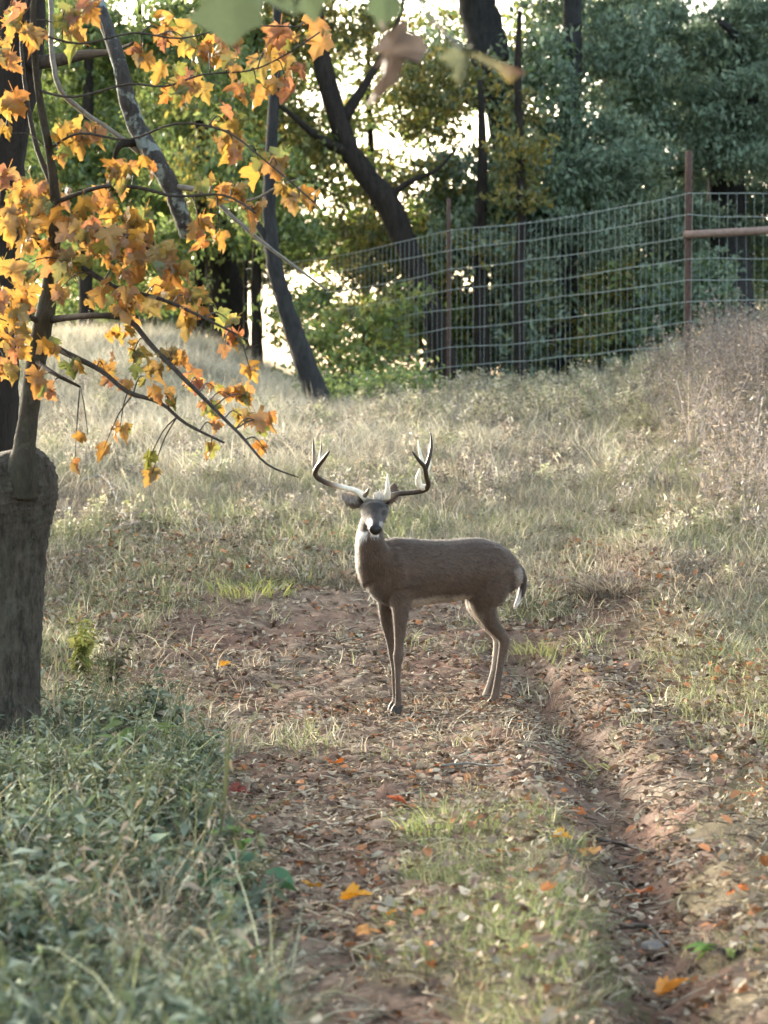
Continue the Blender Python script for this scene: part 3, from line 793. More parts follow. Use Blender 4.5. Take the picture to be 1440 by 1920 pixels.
def antler_material():
    m, nt, b = new_mat('antler')
    at = N(nt, 'ShaderNodeAttribute'); at.attribute_name = 'Col'
    n1 = noise_n(nt, 60, 4, .6)
    nt.links.new(mixc(nt, .6, at.outputs['Color'], ramp(nt, n1, [(.3, (.7, .7, .7)), (.7, (1.2, 1.2, 1.2))]), 'MULTIPLY'), b.inputs['Base Color'])
    b.inputs['Roughness'].default_value = .5
    return m
M_ANTLER = antler_material()
M_DARK = plain_mat('horn_black', (.008, .007, .007), (.02, .018, .016), 30, .35, bmp=0)
M_HOOF = plain_mat('hoof', (.02, .016, .013), (.05, .04, .032), 30, .6, bmp=0)

def deer():
    fx, fy = math.cos(YAW), math.sin(YAW)       # rearward along the spine
    root_loc = D(835, 1332, 0); root_loc.z = float(h(root_loc.x, root_loc.y))
    m = MB()
    # trunk of the body: px centre, top, bottom, half width (m)
    rings = []
    for (px, tp, bt, hw) in [(684, 1050, 1088, .05), (692, 1032, 1108, .105), (708, 1016, 1127, .15), (738, 1008, 1140, .178), (765, 1009, 1140, .185), (800, 1012, 1133, .19), (840, 1012, 1129, .195), (875, 1008, 1123, .19), (900, 1008, 1120, .185), (928, 1016, 1118, .175), (950, 1030, 1112, .15), (964, 1048, 1104, .11), (971, 1064, 1090, .05)]:
        c = D(px, (tp + bt) / 2, yb(px)); hz = (bt - tp) / 2 * PXM
        rg = []
        for k in range(24):
            th = 2 * math.pi * k / 24
            cs, sn = math.cos(th), math.sin(th)
            w = hw * cs * (1.0 if sn < .2 else 1 - .18 * sn)
            rg.append((c.x - fy * w, c.y + fx * w, c.z + hz * sn))
        rings.append(rg)
    m.rings(rings)
    # neck (thick, rutting)
    rings = []
    for (px, py, rx, ry, yo) in [(716, 1098, 38, .13, -.13), (709, 1066, 41, .15, -.155), (702, 1040, 35, .14, -.175), (694, 1015, 26, .12, -.19), (695, 988, 21.5, .10, -.185), (699, 966, 19, .08, -.175), (701, 954, 17, .06, -.165)]:
        c = D(px, py, yo)
        rings.append([(c.x + rx * PXM * math.cos(t), c.y + ry * math.sin(t), c.z - .35 * ry * math.sin(t)) for t in [2 * math.pi * k / 20 for k in range(20)]])
    m.rings(rings)
    # head, pointing at the camera and down
    rings = []
    for (px, py, rx, rz, yo) in [(702, 948, 14, .03, -.135), (702, 952, 22, .05, -.17), (702, 957, 25.5, .062, -.22), (702, 963, 25, .062, -.27), (702.5, 970, 20, .056, -.31), (703, 978, 15, .046, -.35), (703.5, 985, 13.2, .041, -.39), (704, 991, 12.8, .038, -.425), (704, 994, 11, .032, -.447), (704, 995, 6, .02, -.458)]:
        c = D(px, py, yo)
        rings.append([(c.x + rx * PXM * math.cos(t), c.y - .3 * rz * math.sin(t), c.z + rz * math.sin(t)) for t in [2 * math.pi * k / 18 for k in range(18)]])
    m.rings(rings)
    # brow ridges above the eyes
    for sx in (-1, 1):
        a = D(702 + sx * 21, 954, -.235)
        m.tube([(a.x - sx * .02, a.y - .02, a.z + .014, .012), (a.x, a.y - .012, a.z + .012, .015), (a.x + sx * .008, a.y + .03, a.z, .012)], 8, 3)
    # ears
    for pts in ([(682, 944, -.17, 9), (668, 939, -.16, 15), (655, 934, -.15, 15), (645, 928, -.14, 8), (640, 924, -.135, 3)], [(722, 941, -.16, 9), (731, 932, -.12, 13), (736, 922, -.08, 13), (738, 912, -.05, 8), (739, 906, -.04, 3)]):
        q = [D(a, b, c) for a, b, c, r in pts]
        rings = []
        for i, p in enumerate(q):
            t = (q[min(i + 1, 4)] - q[max(i - 1, 0)]).normalized()
            u = t.cross(Vector((0, -1, .25))).normalized(); w = t.cross(u).normalized()
            r = pts[i][3] * PXM
            rings.append([p + u * r * math.cos(a) + w * (max(.011, r * .28) * math.sin(a) + .25 * r * math.cos(a) ** 2) for a in [2 * math.pi * k / 12 for k in range(12)]])
        m.rings(rings)
    # legs: (px, py, yo, r px)
    legs = [
        [(752, 1085, -.17, 34), (751, 1120, -.19, 23), (751, 1150, -.2, 15.5), (750, 1185, -.2, 11.5), (748, 1212, -.2, 9), (747, 1232, -.2, 10.2), (746, 1252, -.2, 6.8), (746, 1285, -.2, 5.4), (747, 1312, -.2, 6.6), (746, 1324, -.205, 7.2), (744, 1334, -.215, 6)],
        [(728, 1095, -.03, 28), (725, 1130, -.03, 18), (725, 1160, -.02, 13), (730, 1188, -.02, 10.5), (734, 1212, -.02, 8.5), (737, 1228, -.02, 9), (739, 1250, -.02, 6.4), (740, 1285, -.02, 5.5), (742, 1308, -.02, 6.2), (741, 1319, -.025, 6.8), (739, 1328, -.035, 5.6)],
        [(925, 1070, .05, 38), (915, 1105, .04, 38), (907, 1130, .05, 29), (913, 1152, .07, 20), (926, 1175, .09, 14), (943, 1194, .1, 11.5), (946, 1204, .1, 10.8), (941, 1228, .1, 8.2), (935, 1265, .09, 7), (930, 1297, .08, 8), (927, 1310, .075, 8.6), (922, 1323, .06, 7)],
        [(920, 1075, .22, 34), (905, 1105, .22, 32), (896, 1128, .23, 24), (902, 1150, .25, 17), (917, 1172, .27, 12.5), (933, 1192, .28, 11.5), (935, 1202, .28, 10.5), (932, 1228, .27, 8.6), (926, 1262, .26, 7.6), (917, 1292, .25, 8), (912, 1305, .245, 8.4), (905, 1317, .225, 6.8)],
    ]
    for L in legs:
        q = [(*D(a, b, c), r * PXM) for a, b, c, r in L]
        m.tube(q, 12, 4, 0, flat=1.12)
    # shoulder, haunch and rib muscle
    for L in ([(738, 1030, -.2, 12), (744, 1062, -.235, 20), (752, 1098, -.225, 20)], [(925, 1032, .05, 18), (926, 1068, .015, 25), (912, 1108, .03, 24)], [(790, 1060, -.18, 14), (835, 1070, -.13, 20), (868, 1066, -.08, 12)]):
        m.tube([(*D(a, b, c), r * PXM) for a, b, c, r in L], 14, 4)
    me = mesh('tmp', m.v, m.f)
    tmp = bpy.data.objects.new('tmp', me); COL.objects.link(tmp)
    bm = bmesh.new(); bm.from_mesh(me); bmesh.ops.recalc_face_normals(bm, faces=bm.faces); bm.to_mesh(me); bm.free()
    r1 = tmp.modifiers.new('r', 'REMESH'); r1.mode = 'VOXEL'; r1.voxel_size = .0075
    s1 = tmp.modifiers.new('s', 'SMOOTH'); s1.factor = .5; s1.iterations = 5
    dg = bpy.context.evaluated_depsgraph_get()
    body = bpy.data.meshes.new_from_object(tmp.evaluated_get(dg))
    bpy.data.objects.remove(tmp); bpy.data.meshes.remove(me)
    n = len(body.vertices)
    co = np.empty(n * 3, np.float32); body.vertices.foreach_get('co', co); co = co.reshape(-1, 3).astype(float)
    nr = np.empty(n * 3, np.float32); body.vertices.foreach_get('normal', nr); nr = nr.reshape(-1, 3)
    px, py = to_px(co[:, 0], co[:, 1], co[:, 2]); yo = co[:, 1] - DC
    jit = 3.5 * fbm(px * .25, py * .25 + yo * 90, 5, 2)
    px = px + jit; py = py + jit
    base = np.array([.084, .056, .039])
    c = np.tile(base, (n, 1))
    def put(w, col):
        nonlocal c
        w = np.clip(w, 0, 1)[:, None]; c = c * (1 - w) + np.array(col) * w
    S = lambda a, b, x: smooth(a, b, x)
    put(.6 * S(1045, 1006, py) * S(735, 760, px), (.042, .032, .026))                      # darker back
    put(.4 * S(1085, 1130, py), (.11, .08, .058))                                        # warmer flank and legs
    put(S(-.5, -.85, nr[:, 2]) * S(1112, 1126, py) * S(745, 775, px) * S(915, 895, px) * .8, (.5, .45, .38))    # belly
    put(.9 * S(1118, 1135, py) * S(1200, 1170, py) * S(885, 865 + 0, px - (py - 1125) * .6) * S(850, 858, px), (.55, .5, .42))   # inside of thigh front
    put(.8 * S(.12, .2, yo) * S(1130, 1160, py) * S(.3, -.5, nr[:, 0]), (.5, .44, .36))
    put(S(-.35, -.85, nr[:, 0]) * S(678, 670, px) * S(1095, 1070, py) * S(1000, 1010, py) * .8, (.55, .5, .43))      # rim of sunlight down the front of the neck, painted into the coat
    # throat patch, showing on the left of the face
    put(S(695, 689, px) * S(964, 974, py) * S(1020, 1004, py + (px - 680) * .9) * S(-.12, -.16, yo), (.78, .76, .72))
    put(S(9, 6, np.abs(px - 702)) * S(995, 999, py) * S(1009, 1004, py), (.6, .58, .54))
    hd = S(-.1, -.15, yo) * S(1012, 1004, py)
    hh = S(-.2, -.24, yo) * S(1000, 995, py)
    put(hh, (.038, .031, .028))                                                            # grey brown face
    put(S(955, 950, py) * S(-.13, -.17, yo) * S(930, 934, py) * S(672, 677, px) * S(732, 728, px), (.009, .008, .007))      # dark crown band
    put(S(-.3, -.34, yo) * S(5, 2, np.abs(px - 704)) * .7, (.03, .026, .024))               # dark bridge of nose
    for ex in (684.5, 721):
        e = np.hypot((px - ex) / 1.15, py - 962.0)
        put(S(13, 7.5, e) * S(-.17, -.2, yo) * .45, (.11, .092, .08))
        put(S(6.5, 4.5, e) * S(-.17, -.2, yo), (.010, .009, .008))
    put(S(7, 4.5, np.hypot(px - 693.5, (py - 982) * .6)) * S(-.33, -.36, yo), (.75, .73, .7))    # white muzzle spot
    put(S(6, 3.5, np.hypot(px - 715, (py - 984) * .8)) * S(-.33, -.36, yo) * .5, (.55, .5, .48))
    put(S(1000, 1003, py) * S(-.34, -.38, yo), (.75, .73, .7))                                # chin
    put(S(.35, .1, np.abs(yo + .14) * 4) * S(675, 668, px) * S(945, 941, py) * S(.2, -.3, nr[:, 1]), (.22, .2, .18))
    put(S(1190, 1230, py) * .35, (.12, .086, .062))
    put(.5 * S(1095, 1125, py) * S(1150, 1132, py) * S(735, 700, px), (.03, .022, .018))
    put(.35 * S(-.2, .5, vnoise(px * .045, py * .06, 77) + .6 * vnoise(px * .12, py * .1, 78)), (.06, .045, .036))
    put(S(12, 7, np.hypot(px - 950, py - 1192)) * S(.2, .16, yo), (.10, .07, .05))           # tarsal tuft
    put(S(962, 970, px) * S(1060, 1070, py) * S(1120, 1108, py) * .45, (.4, .35, .3))        # pale rump edge
    a = body.color_attributes.new('Col', 'FLOAT_COLOR', 'POINT')
    cc = np.ones((n, 4), np.float32); cc[:, :3] = c
    a.data.foreach_set('color', cc.ravel())
    body.materials.clear(); body.materials.append(M_DEER)
    body.polygons.foreach_set('use_smooth', [True] * len(body.polygons))
    body.transform(Matrix.Translation(-root_loc))
    body.name = 'deer'
    dr = bpy.data.objects.new('deer', body); COL.objects.link(dr); dr.location = root_loc
    tag(dr, 'antlered whitetail buck standing side on in the dirt track, looking at the camera', 'deer')
    # coat of short hair lying back along the body
    g = np.random.default_rng(5)
    bm = body
    np_ = len(bm.polygons)
    ar = np.empty(np_, np.float32); bm.polygons.foreach_get('area', ar)
    ce = np.empty(np_ * 3, np.float32); bm.polygons.foreach_get('center', ce); ce = ce.reshape(-1, 3).astype(float)
    fn = np.empty(np_ * 3, np.float32); bm.polygons.foreach_get('normal', fn); fn = fn.reshape(-1, 3).astype(float)
    v0 = np.array([p.vertices[0] for p in bm.polygons])
    pick = g.choice(np_, 70000, p=ar / ar.sum())
    pc = ce[pick] + g.normal(0, .003, (len(pick), 3)); pn = fn[pick]; cc_ = c[v0[pick]]
    wx, wy = to_px(pc[:, 0] + root_loc.x, pc[:, 1] + root_loc.y, pc[:, 2] + root_loc.z)
    flow = np.tile(np.array([fx, fy, -.55]), (len(pick), 1))
    leg = (wy > 1140)[:, None]; flow = np.where(leg, np.array([.1, .1, -1.0]), flow)
    nk = ((wy < 1090) & (wx < 735))[:, None]; flow = np.where(nk, np.array([.25, .3, -.9]), flow)
    hdm = (pc[:, 1] + root_loc.y - DC < -.22) & (wy < 1005)
    flow = flow + g.normal(0, .22, flow.shape)
    flow = flow - pn * (flow * pn).sum(1)[:, None]; flow /= np.linalg.norm(flow, axis=1)[:, None] + 1e-6
    d_ = flow + pn * g.uniform(.12, .42, (len(pick), 1)); sd = np.cross(d_, pn); sd /= np.linalg.norm(sd, axis=1)[:, None] + 1e-6
    ln = np.where(hdm, .008, np.where(wy > 1180, .009, .02))[:, None] * g.uniform(.6, 1.3, (len(pick), 1))
    pc = pc - pn * .002
    hv = np.stack([pc - sd * .0014, pc + sd * .0014, pc + d_ * ln], 1).reshape(-1, 3)
    hc = np.repeat(cc_ * g.uniform(.55, 1.6, (len(pick), 1)), 3, 0)
    fo = link('fur', mesh_np('fur', hv, np.arange(len(hv)).reshape(-1, 3), M_DEER, hc), dr, loc=(0, 0, 0))
    fo['kind'] = 'stuff'
    # eyes, nose
    for ex, sx in ((683.5, -1), (720.5, 1)):
        e = D(ex, 961.5, -.262); e.x -= sx * .002
        bm = bmesh.new(); bmesh.ops.create_uvsphere(bm, u_segments=14, v_segments=10, radius=.019)
        mm = bpy.data.meshes.new('eye'); bm.to_mesh(mm); bm.free(); mm.materials.append(M_DARK)
        mm.polygons.foreach_set('use_smooth', [True] * len(mm.polygons))
        link('eye', mm, dr, loc=e - root_loc)
    e = D(704, 993.5, -.447)
    bm = bmesh.new(); bmesh.ops.create_uvsphere(bm, u_segments=18, v_segments=12, radius=1)
    for v in bm.verts:
        x, y, z = v.co
        w = 1.0 + .22 * z
        nost = math.exp(-((abs(x) - .55) ** 2 + (z + .05) ** 2) / .03)
        v.co = Vector((x * .034 * w, y * .022 + nost * .006, z * .027))
    mm = bpy.data.meshes.new('nose'); bm.to_mesh(mm); bm.free(); mm.materials.append(M_DARK)
    mm.polygons.foreach_set('use_smooth', [True] * len(mm.polygons))
    link('nose', mm, dr, loc=e - root_loc)
    # hooves: two toes each
    for (a, b, c) in ((743, 1336, -.218), (738, 1330, -.038), (921, 1325, .056), (903, 1319, .22)):
        p = D(a, b, c); gz = float(h(p.x, p.y))
        hb = MB()
        for sx in (-1, 1):
            hb.tube([(p.x + sx * .010 + .012, p.y + .016, p.z + .034, .015), (p.x + sx * .012, p.y - .002, p.z + .012, .018), (p.x + sx * .012 - .008, p.y - .022, min(gz + .004, p.z - .006), .014), (p.x + sx * .009 - .013, p.y - .036, min(gz + .004, p.z - .006), .006)], 8, 3)
        hb.build('hoof', M_HOOF, dr)
    # tail
    tl = MB()
    q = [(968, 1056, .17, 7, 6), (976, 1068, .185, 8, 7), (981, 1085, .19, 8, 7), (980, 1103, .19, 8, 7), (976, 1118, .185, 7, 6), (969, 1132, .18, 5, 4), (965, 1142, .175, 2, 2)]
    rings = []
    for (a, b, c_, r, t) in q:
        p = D(a, b, c_)
        rings.append([(p.x + r * PXM * math.cos(k), p.y + 1.7 * t * PXM * math.sin(k), p.z) for k in [2 * math.pi * i / 14 for i in range(14)]])
    tl.rings(rings)
    cols = []
    for v in tl.v:
        a, b = to_px(v.x, v.y, v.z)
        w = 1 - float(smooth(-1.5, 1.5, (a - (974 if b < 1112 else 974 + (b - 1112) * .1)) + 1.5 * math.sin(b * .7)))
        if b < 1074: w *= float(smooth(1062, 1074, b)) * .9
        if b > 1130: w = 1
        cols.append(np.array((.8, .78, .74)) * w + np.array((.05, .035, .026)) * (1 - w))
    tl.c = cols
    o = tl.build('tail', M_DEER, dr, cols=True)
    # antlers
    DKA, MID, LIT_IVORY = (.055, .04, .03), (.22, .175, .13), (.72, .67, .55)  # ivory antler tone, with sunlight on the bright tines painted in
    def antler(beam, tines):
        mb = MB()
        for poly, seed in [(beam, 1)] + [(t, 2 + i) for i, t in enumerate(tines)]:
            q = []
            for (a, b, yo, r, col) in poly:
                q.append((*D(a, b, yo), r * PXM, *col))
            qq = catmull(q, 5)
            o = len(mb.v)
            mb.tube([tuple(v[:4]) for v in qq], 9, 1, .05, seed)
            for i, v in enumerate(qq):
                for k in range(9): mb.c[o + i * 9 + k] = tuple(v[4:7])
        return mb.build('antler', M_ANTLER, dr, cols=True)
    antler([(688, 938, -.18, 7, MID), (681, 930, -.18, 6.4, LIT_IVORY), (668, 921, -.17, 5.6, LIT_IVORY), (645, 914, -.17, 5, LIT_IVORY), (622, 909, -.19, 5, MID), (604, 901, -.22, 5, DKA), (591, 890, -.27, 5, DKA), (595, 876, -.34, 4.6, DKA), (606, 862, -.4, 4, DKA), (614, 851, -.44, 2.6, DKA), (618, 846, -.455, 1, DKA)],
           [[(592, 888, -.28, 4.2, DKA), (589, 874, -.3, 3.6, MID), (588, 855, -.29, 3, MID), (588, 838, -.28, 2.2, DKA), (588, 820, -.27, .8, DKA)],
            [(597, 874, -.34, 3.6, LIT_IVORY), (600, 860, -.35, 3, LIT_IVORY), (602, 845, -.35, 2.2, MID), (603, 828, -.35, .8, MID)],
            [(683, 931, -.185, 4.6, MID), (688, 924, -.22, 3.4, MID), (692, 915, -.25, 1, MID)]])
    antler([(718, 938, -.18, 7, MID), (730, 931, -.18, 6.4, MID), (748, 926, -.175, 5, DKA), (768, 924, -.18, 4.8, DKA), (788, 921, -.2, 4.8, DKA), (800, 916, -.23, 4.8, DKA), (803, 906, -.28, 4.8, DKA), (799, 893, -.33, 4.6, DKA), (796, 876, -.38, 4.2, DKA), (786, 864, -.43, 3.4, DKA), (777, 852, -.46, 2, DKA), (773, 846, -.47, .8, DKA)],
           [[(798, 880, -.37, 4.2, DKA), (804, 862, -.38, 3.8, DKA), (808, 845, -.37, 3.2, DKA), (809, 828, -.36, 2.4, DKA), (807, 809, -.35, .8, DKA)],
            [(795, 873, -.385, 3.6, LIT_IVORY), (790, 858, -.37, 3.4, LIT_IVORY), (786, 843, -.36, 2.6, LIT_IVORY), (784, 826, -.35, .8, LIT_IVORY)],
            [(799, 893, -.33, 3.6, LIT_IVORY), (806, 868, -.31, 3, LIT_IVORY), (805, 848, -.3, 2.2, LIT_IVORY), (803, 832, -.3, .8, LIT_IVORY)],
            [(801, 914, -.23, 6, LIT_IVORY), (788, 912, -.21, 6.5, LIT_IVORY), (784, 900, -.22, 5.5, LIT_IVORY), (786, 888, -.23, 4, LIT_IVORY), (787, 878, -.235, 1.2, LIT_IVORY)],
            [(726, 933, -.19, 7, LIT_IVORY), (727, 920, -.215, 5, LIT_IVORY), (727, 906, -.225, 3.4, LIT_IVORY), (727, 888, -.225, .8, LIT_IVORY)]])
    # pale tuft of hair between the antlers
    tb = MB()
    rr = random.Random(3)
    for k in range(9):
        a = 702 + k * 2.6; p = D(a, 938, -.2)
        tb.tube([(*p, .008), (*D(a + rr.uniform(-1, 2), 929 + rr.uniform(-3, 3) - .18 * (a - 700), -.185), .006), (*D(a + rr.uniform(0, 3), 922 + rr.uniform(-3, 4) - .25 * (a - 700), -.165), .001)], 5, 2, col=(.5, .46, .38))
    o = tb.build('forelock', M_DEER, dr, cols=True)
deer()

# ------------------------------------------------------------------ grass and weeds, scattered by geometry nodes
def scatter(name, label, protos, pos, scale, rotz, tilt=None, mat=None, idxs=None):
    pc = bpy.data.collections.new(name + '_kinds')
    for i, me in enumerate(protos):
        pc.objects.link(bpy.data.objects.new('%s_kind_%02d' % (name, i), me))
    n = len(pos)
    me = bpy.data.meshes.new(name)
    me.vertices.add(n); me.vertices.foreach_set('co', np.asarray(pos, np.float32).ravel())
    rot = np.zeros((n, 3), np.float32)
    if tilt is not None: rot[:, :2] = tilt
    rot[:, 2] = rotz
    a = me.attributes.new('rot', 'FLOAT_VECTOR', 'POINT'); a.data.foreach_set('vector', rot.ravel())
    a = me.attributes.new('scl', 'FLOAT', 'POINT'); a.data.foreach_set('value', np.asarray(scale, np.float32))
    a = me.attributes.new('kid', 'INT', 'POINT'); a.data.foreach_set('value', (rng.integers(0, len(protos), n) if idxs is None else idxs).astype(np.int32))
    o = link(name, me)
    tag(o, label, None, None, 'stuff')
    ng = bpy.data.node_groups.new(name, 'GeometryNodeTree')
    ng.interface.new_socket('Geometry', in_out='INPUT', socket_type='NodeSocketGeometry')
    ng.interface.new_socket('Geometry', in_out='OUTPUT', socket_type='NodeSocketGeometry')
    gi = ng.nodes.new('NodeGroupInput'); go = ng.nodes.new('NodeGroupOutput')
    ci = ng.nodes.new('GeometryNodeCollectionInfo'); ci.inputs['Collection'].default_value = pc
    ci.inputs['Separate Children'].default_value = True; ci.inputs['Reset Children'].default_value = True
    ip = ng.nodes.new('GeometryNodeInstanceOnPoints'); ip.inputs['Pick Instance'].default_value = True
    def na(nm, t):
        q = ng.nodes.new('GeometryNodeInputNamedAttribute'); q.data_type = t; q.inputs['Name'].default_value = nm
        return q.outputs['Attribute']
    L = ng.links.new
    L(gi.outputs[0], ip.inputs['Points']); L(ci.outputs[0], ip.inputs['Instance'])
    L(na('kid', 'INT'), ip.inputs['Instance Index']); L(na('rot', 'FLOAT_VECTOR'), ip.inputs['Rotation']); L(na('scl', 'FLOAT'), ip.inputs['Scale'])
    L(ip.outputs[0], go.inputs[0])
    md = o.modifiers.new('scatter', 'NODES'); md.node_group = ng
    return o

def tuft(seed, n, hgt, spread, lean, width, pal, segs=3, mat=None, kink=.0, tipw=.15):
    g = random.Random(seed)
    V, Fc, C = [], [], []
    for _ in range(n):
        a = g.uniform(0, 6.283); r = spread * math.sqrt(g.random())
        bx, by = r * math.cos(a), r * math.sin(a)
        la = a + g.uniform(-1, 1); ll = lean * g.uniform(.2, 1.4)
        hh = hgt * g.uniform(.45, 1.2); w = width * g.uniform(.6, 1.3)
        fa = g.uniform(0, 6.283); wx, wy = math.cos(fa) * w / 2, math.sin(fa) * w / 2
        col = np.array(g.choice(pal)) * g.uniform(.75, 1.25)
        o = len(V)
        kx, ky = g.uniform(-kink, kink), g.uniform(-kink, kink)
        for s in range(segs):
            t = s / segs
            q = ll * t * t
            z = hh * (t - .35 * min(ll, 1.6) * t * t * t)
            x = bx + math.cos(la) * q * hh + kx * hh * math.sin(t * 3); y = by + math.sin(la) * q * hh + ky * hh * math.sin(t * 3)
            k = 1 - (1 - tipw) * t
            V += [(x - wx * k, y - wy * k, z), (x + wx * k, y + wy * k, z)]; C += [col, col]
        t = 1
        V.append((bx + math.cos(la) * ll * hh, by + math.sin(la) * ll * hh, hh * (1 - .35 * min(ll, 1.6)))); C.append(col)
        for s in range(segs - 1):
            i = o + s * 2
            Fc.append((i, i + 1, i + 3, i + 2))
        i = o + (segs - 1) * 2
        Fc.append((i, i + 1, i + 2))
    return mesh('tuft', V, Fc, mat or M_GRASS, C, smooth_=False)

def weed(seed, hgt, nl, leaf, pal, asp=.35, mat=None, branches=1, stemcol=(.12, .13, .06), droop=.3):
    g = random.Random(seed)
    V, Fc, C = [], [], []
    for b in range(branches):
        a0 = g.uniform(0, 6.283); ln = g.uniform(.1, .5)
        tx, ty = math.cos(a0) * ln * hgt, math.sin(a0) * ln * hgt
        H = hgt * g.uniform(.6, 1.1)
        o = len(V)
        for s in range(5):
            t = s / 4; w = .0035 * (1 - .6 * t)
            V += [(tx * t * t - w, ty * t * t, H * t), (tx * t * t + w, ty * t * t + w, H * t)]; C += [stemcol, stemcol]
        for s in range(4):
            i = o + 2 * s; Fc.append((i, i + 1, i + 3, i + 2))
        for k in range(nl):
            t = g.uniform(.15, 1)
            p = Vector((tx * t * t, ty * t * t, H * t))
            az = g.uniform(0, 6.283)
            d = Vector((math.cos(az), math.sin(az), g.gauss(.25, .4) - droop)).normalized()
            w = d.cross(Vector((g.gauss(0, .4), g.gauss(0, .4), 1))).normalized(); nn = d.cross(w)
            L = leaf * g.uniform(.5, 1.2) * (1.1 - .4 * t); W = L * asp * g.uniform(.8, 1.2)
            col = np.array(g.choice(pal)) * g.uniform(.75, 1.25)
            o = len(V)
            V += [p, p + d * L * .4 + w * W / 2 - nn * W * .15, p + d * L * .45, p + d * L * .4 - w * W / 2 - nn * W * .15, p + d * L - Vector((0, 0, L * .2))]
            C += [col] * 5
            Fc += [(o, o + 1, o + 2), (o, o + 2, o + 3), (o + 1, o + 4, o + 2), (o + 2, o + 4, o + 3)]
    return mesh('weed', V, Fc, mat or M_WEED, C, smooth_=False)

def seed_stalk(seed, hgt, pal):
    g = random.Random(seed)
    V, Fc, C = [], [], []
    for b in range(4):
        a0 = g.uniform(0, 6.283); ln = g.uniform(.05, .35)
        ex, ey = math.cos(a0) * ln * hgt, math.sin(a0) * ln * hgt
        H = hgt * g.uniform(.55, 1.1)
        col = np.array(g.choice(pal))
        o = len(V)
        for s in range(5):
            t = s / 4; w = .004 * (1 - .5 * t)
            V += [(ex * t * t - w, ey * t, H * t), (ex * t * t + w, ey * t + w, H * t)]; C += [col, col]
        for s in range(4):
            i = o + 2 * s; Fc.append((i, i + 1, i + 3, i + 2))
        for k in range(26):
            t = g.uniform(.35, 1.02)
            p = Vector((ex * t * t, ey * t, H * t)) + Vector((g.gauss(0, 1), g.gauss(0, 1), g.gauss(0, .5))) * .05 * (1.4 - t)
            d = Vector((g.gauss(0, 1), g.gauss(0, 1), g.gauss(.4, 1))).normalized(); w = d.cross(Vector((g.random(), g.random(), .3))).normalized()
            L = g.uniform(.02, .06); W = L * .3; col = np.array(g.choice(pal)) * g.uniform(.7, 1.3)
            o = len(V)
            V += [p - d * L / 2, p + w * W / 2, p + d * L / 2, p - w * W / 2]; C += [col] * 4
            Fc.append((o, o + 1, o + 2, o + 3))
    return mesh('stalk', V, Fc, M_GRASS, C, smooth_=False)

STRAW = [(.47, .42, .30), (.39, .34, .24), (.31, .27, .19), (.53, .49, .38)]
MIXG = [(.30, .30, .17), (.23, .25, .12), (.38, .36, .24), (.31, .28, .19), (.19, .22, .10)]
GREEN = [(.17, .21, .085), (.22, .25, .10), (.14, .17, .07), (.29, .29, .15), (.26, .24, .15)]
DRYR = [(.30, .26, .14), (.24, .22, .11), (.36, .31, .19), (.20, .2, .08)]
GREYW = [(.115, .14, .09), (.155, .18, .125), (.085, .11, .065), (.23, .255, .185), (.06, .08, .045)]
DUSK = [(.19, .165, .15), (.24, .205, .18), (.15, .125, .115), (.30, .265, .23)]

def sample(n, y0, y1, dens, wid=lambda y: .155 * y + .6, yexp=1.0):
    """random ground points, kept where dens(x, y) says so"""
    y = y0 + (y1 - y0) * rng.random(n) ** yexp
    x = (rng.random(n) * 2 - 1) * wid(y)
    k = rng.random(n) < dens(x, y)
    x, y = x[k], y[k]
    return np.stack([x, y, h(x, y) - .012], -1)

def put_grass(name, label, protos, pts, s0=.75, s1=1.3, tilt=.12):
    n = len(pts)
    print(name, n)
    return scatter(name, label, protos, pts, rng.uniform(s0, s1, n), rng.uniform(0, 6.283, n), rng.normal(0, tilt, (n, 2)))

isd = lambda x, y: zone(x, y, DIRT, .35)
softd = lambda x, y: (zone(x, y, DIRT, .45, 5) * 1. + zone(x, y, DIRT, .8, 31) + zone(x, y, DIRT, .9, 47)) / 3
isth = lambda x, y: (zone(x, y, THIN, .5, 51) * 1. + zone(x, y, THIN, .9, 57)) / 2
isl = lambda x, y: zone(x, y, LEFTW, .2)
patch = lambda x, y, s, f: np.clip(.5 + 1.6 * fbm(x * f, y * f, s, 3), 0, 1)

# bank of tall dry grass: straw, brown and greenish stands in patches
def kinds(pts, per, f, s_):
    k = np.clip(fbm(pts[:, 0] * f, pts[:, 1] * f * .6, s_, 3) * 1.5 + .5 + rng.normal(0, .22, len(pts)), 0, .999)
    return (k * 3).astype(int) * per + rng.integers(0, per, len(pts))
def put_kinds(name, label, groups, pts, s0, s1, tilt, f, s_):
    n = len(pts); print(name, n)
    return scatter(name, label, [m for g_ in groups for m in g_], pts, rng.uniform(s0, s1, n) * (1 + .35 * fbm(pts[:, 0] * 1.7, pts[:, 1] * 1.2, s_ + 3, 2)), rng.uniform(0, 6.283, n), rng.normal(0, tilt, (n, 2)), idxs=kinds(pts, len(groups[0]), f, s_))
BROWN = [(.26, .21, .155), (.20, .16, .12), (.32, .27, .20), (.14, .115, .085)]
put_kinds('dry_grass', 'tall straw coloured grass covering the bank below the fence',
          [[tuft(200 + i, 34, .12, .18, 1.6, .0055, BROWN + STRAW[1:2], 4, kink=.14) for i in range(4)], [tuft(206 + i, 38, .14, .17, 1.3, .0055, STRAW + MIXG[:1], 4, kink=.1) for i in range(4)], [tuft(212 + i, 34, .14, .17, 1.2, .0055, MIXG + STRAW[:2], 4, kink=.1) for i in range(4)]],
          sample(34000, 17.5, 40, lambda x, y: smooth(17.5, 23, y) * (.15 + .85 * patch(x, y, 61, 1.6))), .45, 1.3, .25, .9, 81)
